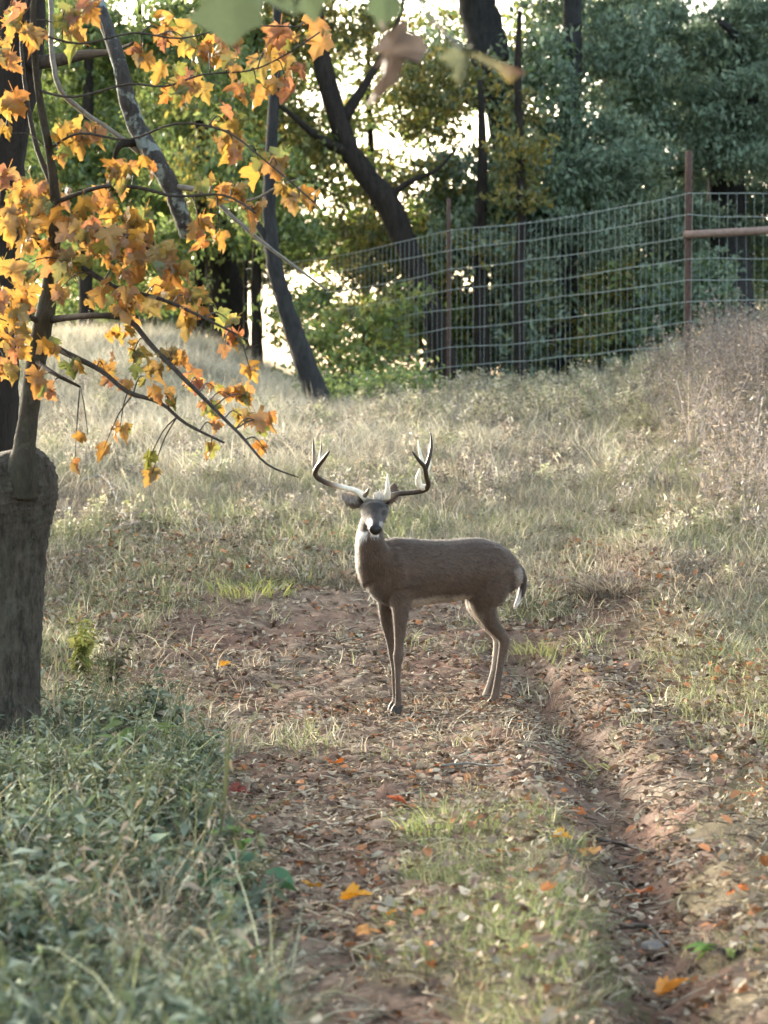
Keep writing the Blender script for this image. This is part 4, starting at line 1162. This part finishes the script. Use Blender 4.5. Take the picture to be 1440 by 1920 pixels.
put_kinds('turf_grass', 'short yellow green grass and dead stems behind and beside the deer',
          [[tuft(220 + i, 24, .09, .13, 1.6, .0055, BROWN + STRAW[1:3], 3, kink=.2) for i in range(4)], [tuft(224 + i, 24, .11, .12, 1.4, .0055, MIXG + STRAW, 3, kink=.15) for i in range(4)], [tuft(228 + i, 24, .11, .11, 1.1, .0055, GREEN + MIXG, 3, kink=.12) for i in range(4)]],
          sample(44000, 12.3, 24, lambda x, y: np.where(softd(x, y) > rng.random(len(x)), .04, (.25 + .75 * patch(x, y, 63, 1.8)) * (1 - .6 * smooth(20, 24, y))) * np.where(isl(x, y), .1, 1) * np.where((y < 14.6) & (x > .6), .35, 1) * (1 - .62 * isth(x, y))), .5, 1.4, .3, 1.1, 83)
put_kinds('strip_grass', 'green grass growing on the strip between the wheel ruts',
          [[tuft(240 + i, 16, .06, .08, 1.5, .005, DRYR + BROWN, 3, kink=.25) for i in range(4)], [tuft(244 + i, 16, .075, .08, 1.2, .005, GREEN + DRYR, 4, kink=.2) for i in range(4)], [tuft(248 + i, 18, .09, .07, 1.0, .005, GREEN, 4, kink=.15) for i in range(4)]],
          sample(15000, 5.5, 11.8, lambda x, y: np.where(zone(x, y, STRIP, .22), .15 + .85 * patch(x, y, 65, 2.2) ** 1.3, 0)), .4, 1.25, .3, 1.6, 85)
put_kinds('verge_grass', 'thin dry grass on the verge right of the right hand rut',
          [[tuft(260 + i, 14, .05, .1, 1.6, .005, BROWN + DRYR, 3, kink=.3) for i in range(4)], [tuft(264 + i, 14, .065, .1, 1.4, .005, DRYR, 3, kink=.25) for i in range(4)], [tuft(268 + i, 14, .075, .09, 1.1, .005, GREEN + DRYR, 3, kink=.2) for i in range(4)]],
          sample(17000, 5.5, 15, lambda x, y: np.where((x > .1 * y - .1) & ~isd(x, y), .04 + .6 * patch(x, y, 67, 2.0) ** 1.5, 0)), .4, 1.3, .35, 1.5, 87)
put_grass('sparse_grass', 'scattered dry sprigs on the bare dirt', [tuft(280 + i, 8, .045, .09, 1.7, .004, DRYR + BROWN, 3, kink=.3) for i in range(6)],
          sample(9000, 5.5, 17, lambda x, y: np.where(isd(x, y), .02 + .25 * patch(x, y, 69, 1.6) ** 4, 0)), .4, 1.3, .35)
# weeds at the lower left
put_kinds('weeds', 'grey green tangle of leafy weeds filling the lower left corner',
          [[weed(300 + i, .26, 12, .085, GREYW + BROWN[2:3], .28, branches=3) for i in range(2)] + [tuft(302, 16, .22, .1, 1.4, .005, BROWN + STRAW[2:3], 4, kink=.3), weed(303, .34, 9, .05, BROWN + STRAW[1:2], .3, branches=4)], [weed(306 + i, .24, 14, .065, GREYW, .55, branches=3) for i in range(4)], [weed(312 + i, .30, 10, .10, GREYW + GREEN[:1], .2, branches=4) for i in range(2)] + [weed(314, .2, 9, .11, GREYW[:3], .6, branches=3), weed(315, .38, 18, .045, [(.22, .25, .15), (.3, .32, .22)], .35, branches=3)]],
          sample(11500, 5.5, 14.2, lambda x, y: np.where(isl(x, y), .04 + .9 * patch(x, y, 71, 2.0), 0)), .35, 1.35, .3, 1.5, 89)
put_kinds('long_grass', 'long arching grass blades among the weeds at lower left',
          [[tuft(320 + i, 10, .28, .07, 1.3, .005, STRAW[1:3] + BROWN[:1], 5, kink=.2) for i in range(3)], [tuft(324 + i, 11, .26, .07, 1.3, .006, GREYW + DRYR[:2], 5, kink=.2) for i in range(3)], [tuft(328 + i, 10, .32, .06, 1.2, .007, GREYW + GREEN[:2] + [(.34, .36, .18)], 5, kink=.15) for i in range(3)]],
          sample(7500, 5.5, 14, lambda x, y: np.where(isl(x, y), .1 + .7 * patch(x, y, 73, 2.0), 0)), .35, 1.3, .35, 1.4, 91)
put_grass('field_weeds', 'small pale seed stalks and forbs speckling the field', [seed_stalk(380 + i, .26, [STRAW + DUSK, MIXG + STRAW[:1], BROWN + STRAW[3:]][i % 3]) for i in range(9)],
          sample(4000, 14.5, 30, lambda x, y: np.where(softd(x, y) > .3, 0, .1 + .6 * patch(x, y, 93, 1.2)) * (.12 + .88 * smooth(16.5, 22, y)) * (1 - .6 * isth(x, y)) * (1 - smooth(13.5, 15.5, y) * 0)), .35, 1.15, .3)
PALE = [(.62, .57, .44), (.55, .50, .37), (.48, .43, .31)]  # palest straw, the sun patch on the left bank put into its colour
put_grass('pale_straw', 'pale sunlit straw standing on the upper left of the bank', [tuft(390 + i, 34, .26, .18, 1.2, .006, PALE, 4, kink=.15) for i in range(5)],
          sample(15000, 21, 42, lambda x, y: (.3 + .7 * smooth(-.02, -.055, x / y)) * smooth(21, 26, y) * smooth(.1, .07, x / y) * (.3 + .7 * patch(x, y, 95, .9))), .5, 1.3, .25)
# tall weeds at the right and below the fence
put_grass('weed_stalks', 'tall dusty brown seed stalks on the bank at the right edge', [seed_stalk(340 + i, .7, DUSK + BROWN) for i in range(7)],
          sample(4200, 19, 31, lambda x, y: smooth(.095, .135, x / y) * (.2 + .7 * smooth(20, 26, y))), .5, 1.2, .12)
put_grass('fence_weeds', 'rank stems and seed heads along the foot of the fence', [seed_stalk(360 + i, .34, MIXG + STRAW + BROWN) for i in range(6)],
          sample(3500, 26.5, 33, lambda x, y: smooth(-.015, .02, x / y) * .45), .5, 1.2, .12)
# leaf litter and straw bits
def dead_leaf(seed, col):
    g = random.Random(seed)
    n = 7; V = [(0, 0, .006)]; 
    for i in range(n):
        a = 6.283 * i / n; r = g.uniform(.6, 1.1)
        V.append((math.cos(a) * r * .032, math.sin(a) * r * .02, g.uniform(-.004, .018)))
    return mesh('dead_leaf', V, [(0, 1 + i, 1 + (i + 1) % n) for i in range(n)], M_LITTER, [col] * (n + 1), smooth_=False)
LIT = [(.26, .20, .13), (.32, .25, .17), (.19, .135, .09), (.15, .09, .06), (.22, .145, .09), (.38, .32, .23), (.12, .08, .055), (.36, .16, .07), (.30, .27, .19)]
def raise_(p):
    off = np.where(isd(p[:, 0], p[:, 1]), .02, rng.uniform(.03, .10, len(p)))
    return p + np.stack([0 * off, 0 * off, off], -1)
put_grass('leaf_litter', 'dry tan and brown leaves littering the dirt track', [dead_leaf(400 + i, LIT[i % len(LIT)]) for i in range(16)],
          raise_(sample(85000, 5.5, 21, lambda x, y: np.where(isd(x, y), .28 + .6 * patch(x, y, 75, 1.8), .22 + .45 * isth(x, y)) * np.where(isl(x, y), .3, 1))), .25, 1.05, .4)
def straw_bit(seed, col):
    g = random.Random(seed); L = g.uniform(.04, .13)
    b = MB().tube([(-L / 2, 0, .004, .0018), (0, g.uniform(-.012, .012), .012, .002), (L / 2, g.uniform(-.02, .02), .005, .0015)], 4, 2)
    return mesh('straw', b.v, b.f, M_LITTER, [col] * len(b.v))
put_grass('straw_litter', 'broken stems and twigs scattered over the track and verge', [straw_bit(430 + i, [(.3, .25, .17), (.18, .13, .09), (.42, .37, .26), (.1, .075, .055)][i % 4]) for i in range(10)],
          sample(30000, 5.5, 18, lambda x, y: np.where(isl(x, y), .15, .45)) + np.array([0, 0, .02]), .6, 1.5, .2)

# ------------------------------------------------------------------ single things on the ground
YEL, ORA, RED, PALE = (.46, .25, .04), (.43, .14, .035), (.2, .045, .03), (.42, .36, .2)
for i, (px, py, s, col, lab) in enumerate([
    (588, 1682, .085, YEL, 'yellow fallen maple leaf on the left rut, upper left of a bigger orange yellow leaf'),
    (647, 1706, .11, (.66, .32, .03), 'big orange yellow fallen maple leaf on the left wheel rut'),
    (728, 1735, .07, YEL, 'small yellow fallen leaf at the edge of the grassy middle strip'),
    (486, 1548, .075, ORA, 'orange fallen leaf on bare dirt beside the left weeds'),
    (432, 1503, .11, RED, 'dark red fallen leaf where weeds meet the dirt'),
    (632, 1447, .1, ORA, 'orange brown fallen leaf on the dirt in front of the deer'),
    (415, 1262, .09, YEL, 'yellow fallen leaf lying farthest up the left of the track'),
    (514, 1302, .09, PALE, 'pale yellow fallen leaf on the track left of the deer'),
    (1040, 1590, .075, YEL, 'yellow fallen leaf between the grass strip and the right rut'),
    (1092, 1546, .085, ORA, 'orange fallen leaf on the left lip of the right rut'),
    (1105, 1622, .09, (.55, .3, .1), 'tan orange fallen leaf lying inside the bend of the right rut'),
    (1370, 1690, .09, ORA, 'orange fallen leaf on the dry verge at the right edge'),
    (1240, 1890, .12, (.6, .27, .05), 'large orange fallen leaf at the bottom of the right rut'),
    (670, 1772, .09, (.55, .27, .08), 'brownish orange fallen leaf below the big orange yellow leaf'),
    (885, 1408, .07, PALE, 'small pale leaf standing on the dirt mound in front of the deer'),
    (1096, 1275, .08, PALE, 'pale leaf on the dirt behind the deer to the right'),
    (1190, 1350, .12, (.6, .55, .44), 'whitish curled dead leaf right of the deer'),
    (760, 1525, .1, (.42, .13, .06), 'rusty red leaf at the top left of the grass strip'),
    (1210, 1690, .09, (.5, .17, .07), 'reddish leaf deep in the right wheel rut'),
    (1230, 1440, .07, PALE, 'pale small leaf beside the upper end of the right rut')]):
    p = G(px, py)
    me = maple_leaf(500 + i, 1.1, col, False, 'fallen_leaf', M_FALLEN)
    o = link('fallen_leaf', me)
    g = random.Random(600 + i)
    o.location = (p.x, p.y, p.z + .035); o.scale = (s * .85,) * 3
    o.rotation_euler = (g.uniform(.15, .6), g.uniform(-.3, .3), g.uniform(0, 6.28))
    tag(o, lab, 'leaf', 'coloured leaves fallen on the track')

def stone(name, label, px, py, sx, sy, sz, seed, mat, rz=0, tilt=0):
    p = G(px, py)
    bm = bmesh.new(); bmesh.ops.create_icosphere(bm, subdivisions=3, radius=1)
    for v in bm.verts:
        n = 1 + .35 * float(fbm(v.co.x * 1.4 + seed, v.co.y * 1.4 + v.co.z, seed, 3))
        v.co = Vector((v.co.x * sx * n, v.co.y * sy * n, v.co.z * sz * n))
    me = bpy.data.meshes.new(name); bm.to_mesh(me); bm.free(); me.materials.append(mat)
    o = link(name, me); o.location = (p.x, p.y, p.z + sz * .3); o.rotation_euler = (tilt, tilt * .5, rz)
    return tag(o, label, 'stone')
stone('flat_stone', 'flat grey stone tilted into the right rut', 1240, 1786, .085, .05, .022, 3, M_ROCK, -.45, .3)
def stick(label, pts, r, mat=M_TWIG, cat='stick', name='fallen_stick'):
    q = []
    for i, (a, b, up) in enumerate(pts):
        p = G(a, b); q.append((p.x, p.y, p.z + up + .012, r * (1 - .5 * i / len(pts))))
    bl = Vector(q[0][:3])
    o = MB().tube([(x - bl.x, y - bl.y, z - bl.z, rr) for x, y, z, rr in q], 7, 4, .12, 3, wob=.2).build(name, mat, loc=bl)
    return tag(o, label, cat, 'fallen sticks')
stick('short pale stick lying on the dirt above the grass strip', [(825, 1452, .02), (880, 1450, .03), (915, 1452, .025), (945, 1447, .02)], .006, M_TWIG_PALE)
stick('thin dark stick along the left lip of the right rut', [(1120, 1590, .02), (1170, 1605, .03), (1225, 1618, .02)], .008)
stick('dark stick poking over the flat grey stone', [(1165, 1762, .03), (1215, 1776, .05), (1250, 1800, .03)], .009)
stick('bleached bent branch in the grass right of the burled stump', [(158, 925, .1), (185, 925, .13), (205, 938, .13), (222, 966, .08)], .014, M_TWIG_PALE)

# broad leaved plants at the edge of the weeds
def leafy_plant(label, px, py, hgt, leaves, size, cols, seed, shape='round'):
    p = G(px, py)
    r = empty('leafy_plant', p, label, 'plant', 'broad leaved plants beside the track')
    g = random.Random(seed)
    st = MB()
    def lf(i):
        col = np.array(g.choice(cols)) * g.uniform(.85, 1.15)
        V = [(0, 0, 0)]
        n = 9
        for k in range(n + 1):
            t = k / n; w = (math.sin(math.pi * t ** .75)) * (.42 if shape == 'round' else .22)
            V += [(-w, t, .22 * w - .35 * t * t), (0, t, -.35 * t * t), (w, t, .22 * w - .35 * t * t)]
        Fc = []
        for k in range(n):
            o = 1 + 3 * k
            Fc += [(o, o + 1, o + 4, o + 3), (o + 1, o + 2, o + 5, o + 4)]
        V = V[1:]; Fc = [tuple(a - 1 for a in f) for f in Fc]
        return mesh('leaf', V, Fc, M_FALLEN, [col] * len(V))
    mesh_kinds = [lf(i) for i in range(3)]
    for i in range(leaves):
        a = g.uniform(0, 6.28); rr = g.uniform(.02, .07) + hgt * .12
        t = Vector((math.cos(a) * rr, math.sin(a) * rr, hgt * g.uniform(.55, 1.0)))
        st.tube([(0, 0, -.02, .004), (t.x * .4, t.y * .4, t.z * .6, .0035), (*t, .002)], 5, 3, seed=i)
        o = bpy.data.objects.new('leaf', mesh_kinds[i % 3]); COL.objects.link(o); o.parent = r
        o.location = t; o.rotation_euler = (g.uniform(-.5, .5), g.uniform(-.3, .3), a - math.pi / 2); s = size * g.uniform(.75, 1.2); o.scale = (s, s, s)
    st.build('stem', M_TWIG, r, loc=(0, 0, 0))
    return r
DG = [(.03, .085, .045), (.04, .10, .05)]
leafy_plant('dark green broad leaved plant where the weeds meet the left rut', 465, 1730, .17, 9, .11, DG, 1)
leafy_plant('small bright green plant just above the dark broad leaved one', 422, 1630, .13, 5, .08, [(.13, .27, .06)], 2)
leafy_plant('low bright green plant on the verge at the right edge', 1370, 1800, .05, 22, .075, [(.12, .24, .05), (.16, .28, .07)], 3, 'long')
leafy_plant('grey green plant with long leaves in the middle of the weeds', 280, 1700, .2, 16, .12, [(.2, .27, .2), (.15, .21, .15)], 5, 'long')
leafy_plant('tall light green plant among weeds below the stump', 255, 1480, .3, 14, .1, [(.12, .2, .06), (.17, .24, .08)], 6, 'long')
def clump(label, px, py, seed, n, hgt, spread, lean, width, pal):
    p = G(px, py)
    o = link('grass_clump', tuft(seed, n, hgt, spread, lean, width, pal, 6, kink=.12)); o.location = (p.x, p.y, p.z - .01)
    return tag(o, label, 'grass clump', 'separate grass clumps')
clump('yellow green grass clump at the top of the middle strip', 850, 1560, 51, 160, .13, .22, 1.1, .006, [(.34, .38, .11), (.28, .33, .1), (.2, .26, .08), (.4, .38, .2)])
p = G(150, 1275)
o = link('low_shrub', weed(71, .42, 34, .075, [(.18, .19, .05), (.13, .15, .045), (.24, .23, .07)], .6, branches=9)); o.location = p
tag(o, 'low yellow green leafy shrub at the foot of the burled stump', 'shrub')
p = G(215, 1300)
o = link('low_shrub', weed(72, .3, 26, .06, [(.06, .07, .035), (.09, .08, .05)], .5, branches=7)); o.location = p
tag(o, 'low dark twiggy shrub just right of the yellow green one', 'shrub')
clump('mound of drooping dead grass on the bank right of the deer', 1155, 1115, 53, 420, .22, .24, 1.9, .010, [(.30, .26, .19), (.24, .2, .15), (.38, .34, .26), (.16, .13, .1)])
clump('light green grass clump between the deer and the right bank', 1030, 1225, 54, 160, .13, .24, 1.2, .008, [(.26, .28, .1), (.32, .31, .15)])
clump('yellow green sprigs in the grass left of the deer chest', 470, 1115, 55, 200, .16, .3, 1.0, .009, [(.36, .37, .12), (.28, .3, .09)])
clump('arching pale green grass clump in the weeds near the left edge', 90, 1640, 56, 40, .36, .06, 1.3, .010, [(.36, .40, .2), (.28, .33, .16)])

# ------------------------------------------------------------------ the blurred twig near the camera
def near_twig():
    d = 5.4
    b = P(100, -90, d)
    r = empty('hanging_twig', b, 'out of focus twig with large green and withered leaves at the top', 'twig')
    MB().tube([pt(100, -90, d, 9), pt(350, -70, d, 8), pt(560, -55, d, 7), pt(760, -20, d, 5), pt(800, 25, d, 4.5), pt(840, 68, d, 4), pt(872, 98, d, 3.5)], 8, 5, .05, 4).build('stem', M_TWIG_PALE, r)
    def put_leaf(px, py, s, tip, nrm, col, curl, seed, lab, sx=1.0):
        p = P(px, py, d)
        me = maple_leaf(seed, curl, col, True, 'leaf', M_FALLEN)
        s *= d / 3.9; t = Vector(tip).normalized(); n = Vector(nrm); x = t.cross(n).normalized(); n = x.cross(t).normalized()
        m = Matrix((x * s * sx, t * s, n * s)).transposed().to_4x4(); m.translation = p - r.location
        o = bpy.data.objects.new('leaf', me); COL.objects.link(o); o.parent = r; o.matrix_local = m
        o['label'] = lab
    put_leaf(440, -75, .125, (-.1, .1, -1), (.1, -1, .2), (.085, .12, .07), .6, 71, 'large dull green leaf', 1.5)
    put_leaf(560, -70, .09, (.3, .1, -1), (-.1, -1, .3), (.09, .125, .07), .6, 75, 'dull green leaf')
    put_leaf(718, -60, .09, (.0, .1, -1), (.2, -1, .2), (.085, .125, .07), .7, 72, 'green leaf')
    put_leaf(727, 60, .1, (.05, .0, -1), (.5, -1, .1), (.095, .078, .068), 2.4, 73, 'withered brown curled leaf', .6)
    put_leaf(873, 95, .055, (-.2, -.1, -1), (-.6, -1, .2), (.12, .135, .08), 1.5, 74, 'small grey green leaf', .8)
    # narrow folded leaf with a pink tip
    V, Fc, C = [], [], []
    n = 12
    for i in range(n + 1):
        t = i / n
        p = P(868 + 118 * t, 94 + 46 * t + 6 * math.sin(3 * t), d - .04 * t)
        w = (math.sin(math.pi * min(1, t * .93 + .05)) ** .7) * 11 * d / F
        V += [(p.x - .3 * w, p.y - .02, p.z + w), (p.x, p.y, p.z - .1 * w), (p.x + .2 * w, p.y - .03, p.z - w * (1.0 + 2.2 * math.exp(-((t - .72) / .12) ** 2)))]
        k = max(0, (t - .55) / .45)
        ca = np.array((.2, .2, .12)) * (1 - k) + np.array((.32, .18, .145)) * k
        C += [ca, ca, np.array((.27, .2, .05)) if .55 < t < .9 else ca]
    for i in range(n):
        o = 3 * i
        Fc += [(o, o + 1, o + 4, o + 3), (o + 1, o + 2, o + 5, o + 4)]
    o = link('leaf', mesh('leaf', V, Fc, M_FALLEN, C), r)
    o['label'] = 'long folded leaf with a pink tip'
near_twig()
